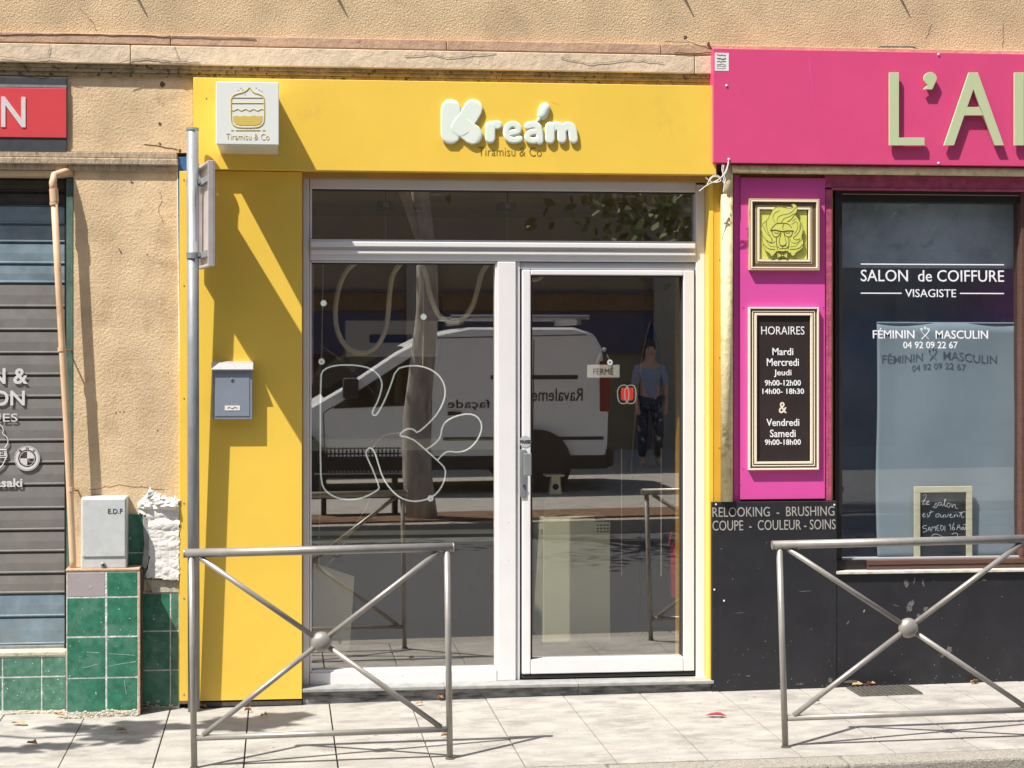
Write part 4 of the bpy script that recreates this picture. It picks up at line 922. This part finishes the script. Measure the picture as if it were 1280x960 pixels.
hs = thing('rope_hose', 'thick beige tube looping down from the window head', 'hose', (X(500, .3), .3, Z(330, .3)))
S6 = lambda x, y: (370+x/4, 220+y/4)
MB().ptube([S6(*p) for p in [(330, 425), (290, 435), (245, 480), (212, 560), (195, 660), (200, 760), (235, 840), (290, 882), (350, 886), (410, 850), (450, 770), (462, 680), (468, 580), (482, 490), (525, 435)]], .3, .0135, 10, smooth=1).build('loop', 'hose', hs, smooth=True)
MB().ptube([S6(*p) for p in [(590, 425), (625, 440), (650, 490), (662, 560), (682, 640), (722, 710), (780, 733), (840, 715), (885, 650), (908, 570), (928, 480), (965, 435)]], .3, .0135, 10, smooth=1).build('loop', 'hose', hs, smooth=True)
MB().ptube([(662, 350), (672, 350), (678, 345), (680, 336)], .3, .010, 10, smooth=1).build('loop', 'hose', hs, smooth=True)
MB().ptube([(440, 326), (620, 326)], .3, .008, 8).build('batten', 'hose', hs)
MB().ptube([(389.5+1.5, 330), (390.5, 480)], .2, .004, 8).build('vertical_cord', 'cord', hs)
for n_, px in enumerate((482, 634)):
    t_ = thing('hanging_fitting', 'left small metal ceiling fitting with wire behind the transom glass' if n_ == 0 else 'right small metal ceiling fitting with wire behind the transom glass', 'ceiling fitting', (X(px, .5), .5, Z(252, .5)), 'fittings behind the transom')
    MB().pbox(px-11, px+11, 252.5, 262, .45, .55).build('casing', 'plastic_dark', t_, bevel=.004)
    MB().pbox(px-3, px+4, 253.5, 260, .445, .45).build('socket', 'rim', t_, bevel=.001)
    MB().ptube([(px, 262), (px, 302)], .5, .0015, 6).build('wire', 'cord', t_)
    MB().ptube([(px, 222), (px, 253)], .5, .004, 6).build('stem', 'plastic_dark', t_)
for px, py, yy, lab in ((544, 259, 1.2, 'round recessed ceiling spot left of centre behind the transom glass'), (788, 261, 1.2, 'round ceiling spot toward the right behind the transom glass'), (523, 279, 2.4, 'deeper ceiling spot at the left behind the transom glass'), (747, 281, 2.4, 'deeper ceiling spot at the right behind the transom glass')):
    q = W(px, py, yy); q = (q[0], yy, min(q[2], izc-.004))
    tag(MB().lathe([(.03, -.006), (.034, 0), (.034, .003)], (q[0], q[1], izc-.008), 'z', 16).build('ceiling_spot', 'white_panel'), lab, 'ceiling light', 'ceiling spots in the shop')
# FERME sign
fe = thing('closed_sign', 'small white hanging sign reading FERMÉ on the glass door', 'sign', (X(754, .18), .16, Z(471, .16)))
EY = GY+.012
MB().pbox(734, 774.5, 456, 472, EY, EY+.003, 754).build('plate', 'white_panel', fe, bevel=.001)
text('FERMÉ', (741.5, 766.5, 458.5, 468), EY-.0002, 'black_ink', fe, off=-.004)
MB().ptube([(744, 456.5), (750.5, 442)], EY+.002, .0012, 5).build('cord', 'cord', fe); MB().ptube([(764, 456.5), (758.5, 442)], EY+.002, .0012, 5).build('cord', 'cord', fe)
MB().lathe([(.011, 0), (.008, .003), (.003, .005)], W(755.5, 437, EY), 'y', 14).build('suction_cup', 'mail_lid', fe)
b = MB(); c = W(762.5, 453, EY-.003)
for k in range(8): a = k*math.pi/4; b.lathe([(.0055, 0), (.004, .002)], (c[0]+.010*math.cos(a), c[1], c[2]+.010*math.sin(a)), 'y', 6)
b.build('flower_clip', 'neon_white', fe)
# appliance
AY = .46
ap_ = thing('white_cabinet', 'pale upright cabinet with a small grille seen through the glass door', 'cabinet', (X(720, AY), AY, izf))
MB().box(X(690, AY), X(752, AY), AY+.05, AY+.3, izf, Z(803, AY, 720)).build('plinth', 'plastic_dark', ap_)
MB().box(X(679, AY), X(763, AY), AY, AY+.35, Z(803, AY, 720), Z(648, AY, 720)).build('body', 'appliance', ap_, bevel=.006)
MB().pbox(744, 762.5, 646.5, 652.5, AY-.004, AY+.0, 720).build('control_strip', 'plastic_dark', ap_)
for i in range(4):
    for j in range(3): MB().pbox(746+i*4.2, 748.6+i*4.2, 656+j*4, 658+j*4, AY-.002, AY+.0, 720).build('vent_slot', 'black_ink', ap_)
MB().pbox(674, 678, 655, 661, AY+.02, AY+.04, 720).build('switch', 'paper', ap_)
MB().box(X(684, AY), X(704, AY), AY+.09, AY+.17, Z(650, AY, 720)+.002, Z(618, AY+.1, 697)).build('column', 'plastic_dark', ap_)
tb = thing('small_dispenser', 'small pale stand with a round hole above the cabinet inside', 'stand', (X(697, AY), AY+.1, Z(618, AY, 697)))
MB().ppoly([(690, 596), (700, 596), (702, 618), (687.5, 618)], AY+.1, AY+.16).build('body', 'appliance', tb); MB().pbox(682.5, 705.5, 593.5, 595.8, AY+.08, AY+.18, 697).build('top', 'appliance', tb)
MB().lathe([(.017, 0), (.017, .001)], W(694.5, 608.5, AY+.0995), 'y', 16).build('hole', 'black_ink', tb)
wu = thing('wall_unit', 'grey wall unit with a dark slot high inside behind the left pane', 'heater', (X(490, 1.2), 1.2, Z(447, 1.2, 490)))
MB().pbox(431, 547, 400, 446, 1.2, 1.35, 490).build('casing', 'van_white', wu, bevel=.01)
MB().pbox(462, 515, 418.5, 428.5, 1.19, 1.2, 490).build('slot', 'black_ink', wu, bevel=.004)
MB().pbox(548, 553, 370, 455, 1.2, 1.3, 550).build('bracket_post', 'plastic_dark', wu)
cn = thing('shop_counter', 'dark counter with two pale edge strips behind the left pane', 'counter', (X(505, .9), .9, izf))
MB().box(X(330, .9), X(655, .9), .9, 1.35, izf, Z(664, .9)).build('body', 'interior_dark', cn)
for a, b2 in ((661.5, 667), (671, 676.5)): MB().pbox(385, 622, a, b2, .885, .9).build('edge_strip', 'appliance', cn, bevel=.002)
MB().pbox(385, 650, 548, 562, .885+.5, 1.6).build('upper_shelf', 'appliance', cn)
bdp = thing('leaning_board', 'pale board leaning inside the lower left of the window', 'board', (X(414, .35), .35, izf))
MB().ppoly([(392, 704), (443, 721), (437, 812), (425, 822), (391, 818)], .33, .345).build('board', 'board_pale', bdp)
fx = thing('fire_extinguisher', 'red fire extinguisher standing inside beside the glass door', 'fire extinguisher', (X(845, .6), .6, izf))
MB().lathe([(.03, 0), (.034, .01), (.034, .26), (.02, .30), (.012, .31), (.012, .33)], (X(846, .6), .6, Z(748, .6, 845)), 'z', 18).build('cylinder', 'fire_red', fx, smooth=True)
MB().tube([(X(846, .6), .6, Z(668, .6, 845)), (X(838, .6), .57, Z(664, .6, 845)), (X(834, .6), .57, Z(682, .6, 845))], .006, 8).build('hose', 'fire_red', fx)
MB().box(X(843, .6), X(849, .6), .57, .63, Z(672, .6, 845), Z(666, .6, 845)).build('valve', 'plastic_dark', fx)
yb = tag(MB().box(X(847, .35), X(858, .35), .35, .40, izf, Z(345, .35, 850)).build('inner_yellow_board', 'yellow_trim'), 'narrow yellow upright board inside at the right of the glass door', 'board')
lt2 = thing('lit_red_sign', 'small red lit sign with two rounded outlines deep inside the shop', 'neon sign', (X(783, 1.6), 1.6, Z(495, 1.6)))
for dx in (0, 9): MB().ptube([(772+dx, 488), (775+dx, 482), (783+dx, 481), (786+dx, 487), (786+dx, 500), (782+dx, 505), (775+dx, 504), (772+dx, 498), (772+dx, 488)], 1.6, .003, 6, smooth=1).build('outline_tube', 'neon_white', lt2)
MB().pbox(777, 792, 485, 501, 1.62, 1.65).build('red_lamp', 'neon_red', lt2, bevel=.01)
sb_ = thing('pointed_board', 'tall dark pointed board with pale edge leaning deep inside the shop', 'board', (X(805, 2), 2, izf))
MB().ppoly([(815, 402), (824, 430), (829, 480), (822, 540), (790, 600), (786, 590), (795, 520), (801, 450), (808, 415)], 2.0, 2.03).build('board', 'far_blue', sb_)
MB().ptube([(788, 600), (793, 530), (800, 460), (807, 420), (813, 402)], 1.99, .006, 6, smooth=1).build('edge', 'hose', sb_)
for px in (777, 826.5):
    tag(MB().ptube([(px, 560), (px, 720)], .5, .0022, 6).build('hanging_string', 'paper'), 'thin white string hanging inside the door pane, %s one' % ('left' if px < 800 else 'right'), 'string')
st_ = thing('bar_stool', 'dark metal stool frame inside at the right of the glass door', 'stool', (X(835, .9), .9, izf))
for px in (815, 862): MB().tube([(X(px, .9), .9, izf), (X(px, .9), .9, Z(632, .9, 835))], .009, 8).build('leg', 'plastic_dark', st_); MB().tube([(X(px, .9), 1.2, izf), (X(px, .9), 1.2, Z(632, .9, 835))], .009, 8).build('leg', 'plastic_dark', st_)
MB().box(X(812, .9), X(865, .9), .89, 1.21, Z(634, .9, 835), Z(630, .9, 835)).build('seat', 'plastic_dark', st_)
# ================================================================== ACROSS THE STREET (seen mirrored in the panes)
gzc = gz(2)
# van
VYf = -11.2
vx0, vx1 = -.95, 3.85
vn = thing('white_van', 'white delivery van with roof rack parked across the street, mirrored in the shop panes', 'van', (1.5, VYf-.95, gzc))
prof = [(vx1, .45), (vx1+.02, 1.0), (vx1-.06, 1.70), (vx1-.16, 1.88), (vx1-.4, 1.95), (2.2, 1.95), (1.75, 1.86), (1.35, 1.66), (.75, 1.26), (.35, 1.03), (-.35, .90), (-.62, .72), (-.70, .42), (-.5, .28), (vx1-.1, .28)]
vx0 = -.70
MB().prism([(x, z+gzc) for x, z in prof], VYf-1.9, VYf).build('body', 'van_white', vn, bevel=.06, seg=3)
w_ = MB().prism([(x, z+gzc) for x, z in [(.62, 1.02), (.80, 1.14), (1.52, 1.60), (1.66, 1.62), (1.66, 1.06)]], VYf-.05, VYf+.006).build('side_window', 'van_glass', vn)
MB().prism([(x, z+gzc) for x, z in [(.62, 1.0), (1.7, 1.04), (1.7, 1.06), (.62, 1.02)]], VYf-.05, VYf+.012).build('window_trim', 'plastic_dark', w_)
MB().prism([(x, z+gzc) for x, z in [(.50, 1.13), (1.42, 1.725), (1.47, 1.70), (.52, 1.09)]], VYf-1.75, VYf-.14).build('windscreen', 'van_glass', vn)
for pts in ([(.52, .36), (.50, .95), (.62, 1.03)], [(1.74, .36), (1.76, 1.1), (1.74, 1.80)], [(2.95, .36), (2.97, 1.80)], [(.5, .36), (1.74, .36)], [(1.76, 1.82), (3.6, 1.86)]):
    MB().tube([(x, VYf+.001, z+gzc) for x, z in pts], .006, 5).build('door_seam', 'plastic_dark', vn)
for x in (1.5, 1.95): MB().box(x, x+.16, VYf, VYf+.03, gzc+.92, gzc+.96).build('door_handle', 'plastic_dark', vn, bevel=.01)
MB().box(-.62, -.2, VYf-.2, VYf+.012, gzc+.66, gzc+.80).build('headlight', 'rim', vn, bevel=.03)
MB().prism([(x, z+gzc) for x, z in [(-.65, .28), (vx1, .28), (vx1, .44), (-.68, .44)]], VYf-.1, VYf+.015).build('sill', 'plastic_dark', vn, bevel=.01)
MB().prism([(x, z+gzc) for x, z in [(1.9, .62), (vx1-.05, .62), (vx1-.05, .66), (1.9, .66)]], VYf-.05, VYf+.01).build('side_rail', 'plastic_dark', vn, bevel=.008)
MB().prism([(x, z+gzc) for x, z in [(2.45, 1.33), (vx1-.35, 1.33), (vx1-.35, 1.39), (2.45, 1.39)]], VYf-.05, VYf+.01).build('logo_stroke', 'plastic_dark', vn, bevel=.02)
MB().box(vx1-.1, vx1+.03, VYf-.12, VYf+.01, gzc+.95, gzc+1.55).build('tail_light', 'tail_red', vn, bevel=.02)
MB().box(vx0-.06, vx0+.3, VYf-1.9, VYf+.01, gzc+.28, gzc+.55).build('bumper', 'plastic_dark', vn, bevel=.04)
MB().box(vx1-.02, vx1+.08, VYf-1.9, VYf+.01, gzc+.3, gzc+.52).build('bumper', 'plastic_dark', vn, bevel=.04)
MB().box(.72, .9, VYf, VYf+.2, gzc+1.12, gzc+1.36).build('mirror', 'plastic_dark', vn, bevel=.03)
for wx in (vx0+.85, vx1-.85):
    for wy in (VYf-.1, VYf-1.8):
        wh = MB().lathe([(.33, -.1), (.34, -.06), (.34, .06), (.33, .1)], (wx, wy, gzc+.33), 'y', 26).build('wheel', 'tyre', vn, smooth=False)
        MB().lathe([(.21, -.105), (.19, -.11), (.05, -.12)], (wx, wy, gzc+.33), 'y', 20).build('rim', 'rim', wh)
        MB().lathe([(.40, -.102), (.395, -.1)], (wx, VYf-.0 if wy > VYf-1 else VYf-1.9, gzc+.35), 'y', 26).build('wheel_arch', 'plastic_dark', wh)
for k in range(3): MB().box(2.1+k*.7, 2.15+k*.7, VYf-1.8, VYf-.1, gzc+1.98, gzc+2.06).build('roof_bar', 'rim', vn)
for wy in (VYf-1.75, VYf-.12): MB().tube([(2.0, wy, gzc+2.07), (vx1-.2, wy, gzc+2.07)], .03, 8).build('roof_rail', 'rim', vn)
text('Ravalement', None, VYf+.002, 'black_ink', vn, world=(2.8, 3.55, gzc+1.08, gzc+1.23), facing=1, depth=.004)
text('façade', None, VYf+.002, 'black_ink', vn, world=(1.95, 2.45, gzc+.98, gzc+1.1), facing=1, depth=.004)
# trees across the street
def tree(px_x, y, h, r, lab, crown_z, seed, grp='street trees', trunk_h=None, nleaf=2600, cr=1.6, m='foliage'):
    random.seed(seed); base = gz(px_x)
    t = thing('street_tree', lab, 'tree', (px_x, y, base), grp)
    b = MB(); th = trunk_h or crown_z
    pts = [(px_x+.06*math.sin(k*1.1+seed), y+.05*math.cos(k*1.7), base-.1+k*th/6) for k in range(8)]
    b.tube(pts, [r*(1.25-.09*k) for k in range(8)], 12)
    top = Vector(pts[-1])
    for k in range(7):
        a = k*2.4+seed; e = top+Vector((math.cos(a)*cr*.7, math.sin(a)*cr*.7, cr*random.uniform(.3, .8)))
        mid = (top+e)/2+Vector((0, 0, .15)); s0 = Vector(pts[5+k % 3])
        b.tube([s0, mid, e], [r*.45, r*.28, r*.1], 7)
    b.build('trunk', 'bark', t, smooth=True)
    f = MB(); cl = [Vector((random.uniform(-1, 1)*cr*.8, random.uniform(-1, 1)*cr*.8, random.uniform(-.5, .9)*cr*.7)) for _ in range(16)]
    for i in range(nleaf):
        c0 = random.choice(cl); v = Vector((random.gauss(0, 1), random.gauss(0, 1), random.gauss(0, .8)))*cr*.22
        p = Vector((px_x, y, base+crown_z+cr*.6))+c0+v; s_ = random.uniform(.05, .10)
        u = Vector((random.uniform(-1, 1), random.uniform(-1, 1), random.uniform(-1, 1))).normalized(); q = u.cross(Vector((random.uniform(-1, 1), random.uniform(-1, 1), .3))).normalized()
        n = len(f.v); f.v += [tuple(p-u*s_), tuple(p+q*s_*.5), tuple(p+u*s_), tuple(p-q*s_*.5)]; f.f.append((n, n+1, n+2, n+3))
    o = f.build('crown', m, t); o['kind'] = 'stuff'; return t
tree(1.42, -8.45, 5, .13, 'thin trunked street tree beside the far kerb, mirrored in the left pane', 3.3, 3, cr=1.35, nleaf=1500)
tree(4.9, -9.2, 6, .15, 'leafy street tree farther right across the street', 2.6, 5, cr=1.7)
tree(-2.6, -9.4, 6, .16, 'leafy street tree farther left across the street', 2.9, 9, cr=1.8, m='foliage_dark')
random.seed(21)
# bare leafy branch near the shop that throws the shadow on the paving at the left
fb = thing('kerb_tree', 'slim young tree on the near kerb just left of the view', 'tree', (-4.6, -1.15, gz(-4.6)))
MB().tube([(-4.6, -1.15, gz(-4.6)-.1), (-4.58, -1.2, 1.5), (-4.5, -1.25, 2.9), (-4.3, -1.35, 3.6)], [.06, .05, .04, .03], 10).build('trunk', 'bark', fb, smooth=True)
h0 = 3.25
def shpt(px, py, h):          # point at height h whose shadow lands on the paving at this pixel
    x, y = foot(px, py); return Vector((x-.53*h, y-.38*h, gz(x)+h))
ends = [shpt(40, 915, h0), shpt(110, 912, h0), shpt(180, 905, h0), shpt(260, 902, h0), shpt(330, 897, h0), shpt(400, 893, h0)]
MB().tube([(-4.3, -1.35, 3.6)]+[tuple(e) for e in ends[:]], [.02, .014, .012, .01, .009, .007, .004], 8).build('branch', 'bark', fb, smooth=True)
f = MB()
for (px, py, n, sx, sy) in ((60, 925, 12, 26, 3), (150, 912, 60, 38, 9), (175, 905, 40, 22, 8), (235, 903, 14, 40, 3), (300, 900, 60, 40, 8), (350, 893, 30, 28, 5), (100, 903, 12, 35, 3), (20, 930, 8, 26, 3)):
    for i in range(n):
        p = shpt(px+random.gauss(0, sx*.5), py+random.gauss(0, sy*.45), h0+random.uniform(-.05, .05)); s_ = random.uniform(.06, .11)
        a = random.gauss(0, .35); u = Vector((math.cos(a), math.sin(a), random.uniform(-.2, .2))); q = Vector((-math.sin(a), math.cos(a), random.uniform(-.3, .3)))*.55
        k = len(f.v); f.v += [tuple(p-u*s_), tuple(p+q*s_-u*s_*.2), tuple(p+u*s_), tuple(p-q*s_)]; f.f.append((k, k+1, k+2, k+3))
stuff(f.build('leaves', 'foliage', fb))
# unseen hooks added above the view to throw the pointed shadows at the top
for k_, px in enumerate((185, 435, 868, 1138)):
    lab = ['iron shutter hook farthest left high on the stucco above the view', 'second iron shutter hook from the left high above the yellow fascia', 'third iron shutter hook high above the join of the two fascias', 'iron shutter hook farthest right high above the pink fascia'][k_]
    x, y, z = W(px, 22, 0); L_ = .16
    hx, hz = x-.53*L_/.38, z+L_/.38
    tag(MB().tube([(hx, 0, hz+.02), (hx-.03, -.06, hz+.03), (hx-.01, -.11, hz+.02), (hx, -L_, hz)], [.014, .016, .012, .003], 8).build('shutter_hook', 'rust'), lab, 'hook', 'shutter hooks on the upper wall')
# opposite buildings
ob = thing('opposite_building', 'tall dark beige building across the street, mirrored in the panes', 'building', (0, -19, 0))
MB().box(-22, 24, -24, -18.5, -.2, 13).build('wall', 'far_wall', ob)
MB().box(-22, 24, -18.5, -18.44, 1.6, 2.28).build('blue_band', 'far_blue', ob); MB().box(-22, 24, -18.5, -18.42, 2.30, 2.58).build('stone_band', 'soil', ob); MB().box(-22, 24, -18.5, -18.38, 2.58, 2.63).build('cornice_strip', 'far_blue', ob)
for i in range(9):
    xx = -14+i*4.0
    MB().box(xx, xx+.5, -18.5, -18.35, 0, 3.1).build('pilaster', 'far_stone', ob)
    w1 = MB().box(xx+1.2, xx+3.1, -18.5, -18.47, .5, 1.9).build('window', 'van_glass', ob); MB().box(xx+1.1, xx+3.2, -18.5, -18.45, 1.9, 1.95).build('window_frame', 'far_stone', w1)
    for fl in range(3): MB().box(xx+1.4, xx+2.6, -18.5, -18.47, 4.4+fl*3, 6.1+fl*3).build('window', 'van_glass', ob)
# low mesh bench under the tree
bn = thing('street_bench', 'dark perforated metal bench under the tree across the street', 'bench', (.9, -8.6, gzc))
MB().box(.35, 1.25, -9.0, -8.75, gzc+.38, gzc+.42).build('seat', 'plastic_dark', bn)
bb = MB()
for i in range(22): bb.box(.35+i*.041, .365+i*.041, -9.04, -9.02, gzc+.42, gzc+.68)
for i in range(5): bb.box(.35, 1.25, -9.045, -9.025, gzc+.44+i*.055, gzc+.455+i*.055)
stuff(bb.build('mesh_back', 'plastic_dark', bn))
for xx in (.42, 1.15): MB().box(xx, xx+.05, -9.0, -8.78, gzc, gzc+.38).build('leg', 'plastic_dark', bn)
# pedestrian across the street
random.seed(4)
pxw, pyw = X(815, 15.0-.12), -14.8
def skin_obj(name, verts, edges, radii, m, par, root=0):
    me = bpy.data.meshes.new(name); me.from_pydata(verts, edges, []); o = bpy.data.objects.new(name, me); COL.objects.link(o)
    o.modifiers.new('skin', 'SKIN').use_smooth_shade = True
    for i, r in enumerate(radii): me.skin_vertices[0].data[i].radius = (r, r)
    me.skin_vertices[0].data[root].use_root = True
    s_ = o.modifiers.new('sub', 'SUBSURF'); s_.levels = 1; s_.render_levels = 2
    me.materials.append(M[m]); o.parent = par; return o
pp = thing('person', 'person in pale blue top and dark patterned trousers standing across the street', 'person', (pxw, pyw, gz(pxw)))
V = [(0, 0, .95), (0, 0, 1.15), (0, 0, 1.38), (0, 0, 1.48), (0, .01, 1.58), (0, .01, 1.70),
     (-.09, 0, .90), (-.10, .02, .50), (-.10, -.01, .09), (-.10, .12, .04), (.09, 0, .90), (.11, .02, .50), (.12, -.01, .09), (.12, .12, .04),
     (-.17, 0, 1.38), (-.22, 0, 1.12), (-.20, .10, .90), (-.19, .14, .82), (.17, 0, 1.38), (.23, 0, 1.12), (.21, .08, .90), (.20, .12, .82)]
V[11] = (.12, .07, .50); V[13] = (.13, .10, .04); V[4] = (.01, .02, 1.58); V[5] = (.01, .02, 1.70)
FG = []
for hi, sx in ((17, -1), (21, 1)):
    hx, hy, hz = V[hi]
    for k, (dx, ln) in enumerate(((-.028, .055), (-.010, .075), (.010, .078), (.028, .065), (.045, .045))):
        V.append((hx+dx*.5*sx, hy+.01, hz-.03)); V.append((hx+dx*sx, hy+.03-.01*k, hz-ln-.02)); FG.append((hi, len(V)-2)); FG.append((len(V)-2, len(V)-1))
E = FG+[(0, 1), (1, 2), (2, 3), (3, 4), (4, 5), (0, 6), (6, 7), (7, 8), (8, 9), (0, 10), (10, 11), (11, 12), (12, 13), (2, 14), (14, 15), (15, 16), (16, 17), (2, 18), (18, 19), (19, 20), (20, 21)]
R_ = [.13, .12, .13, .055, .085, .07, .085, .06, .04, .035, .085, .06, .04, .035, .055, .042, .032, .03, .055, .042, .032, .03]+[.012, .009]*10
skin_obj('body', V, E, R_, 'skin', pp)
skin_obj('shirt', [(0, 0, .93), V[1], V[2], V[14], V[15], V[18], V[19]], [(0, 1), (1, 2), (2, 3), (3, 4), (2, 5), (5, 6)], [.145, .135, .145, .07, .055, .07, .055], 'shirt', pp)
skin_obj('trousers', [(0, 0, .96), V[6], V[7], (-.10, -.01, .12), V[10], V[11], (.12, -.01, .12)], [(0, 1), (1, 2), (2, 3), (0, 4), (4, 5), (5, 6)], [.14, .10, .075, .06, .10, .075, .06], 'trousers', pp)
for dx in (-.03, .05): MB().lathe([(.011, 0), (.006, -.006)], (dx, .095, 1.655), 'y', 8).build('eye', 'black_ink', pp, local=True)
MB().lathe([(.022, 0), (.006, -.025)], (.01, .09, 1.615), 'y', 8).build('nose', 'skin', pp, local=True)
MB().box(-.018, .038, .085, .098, 1.568, 1.578).build('mouth', 'fire_red', pp, local=True)
MB().lathe([(.03, -.13), (.085, -.09), (.10, 0), (.085, .07), (.03, .105)], (0, -.05, 1.68), 'z', 16).build('hair', 'hair', pp, smooth=True, local=True)
print('OBJECTS', len(bpy.data.objects))
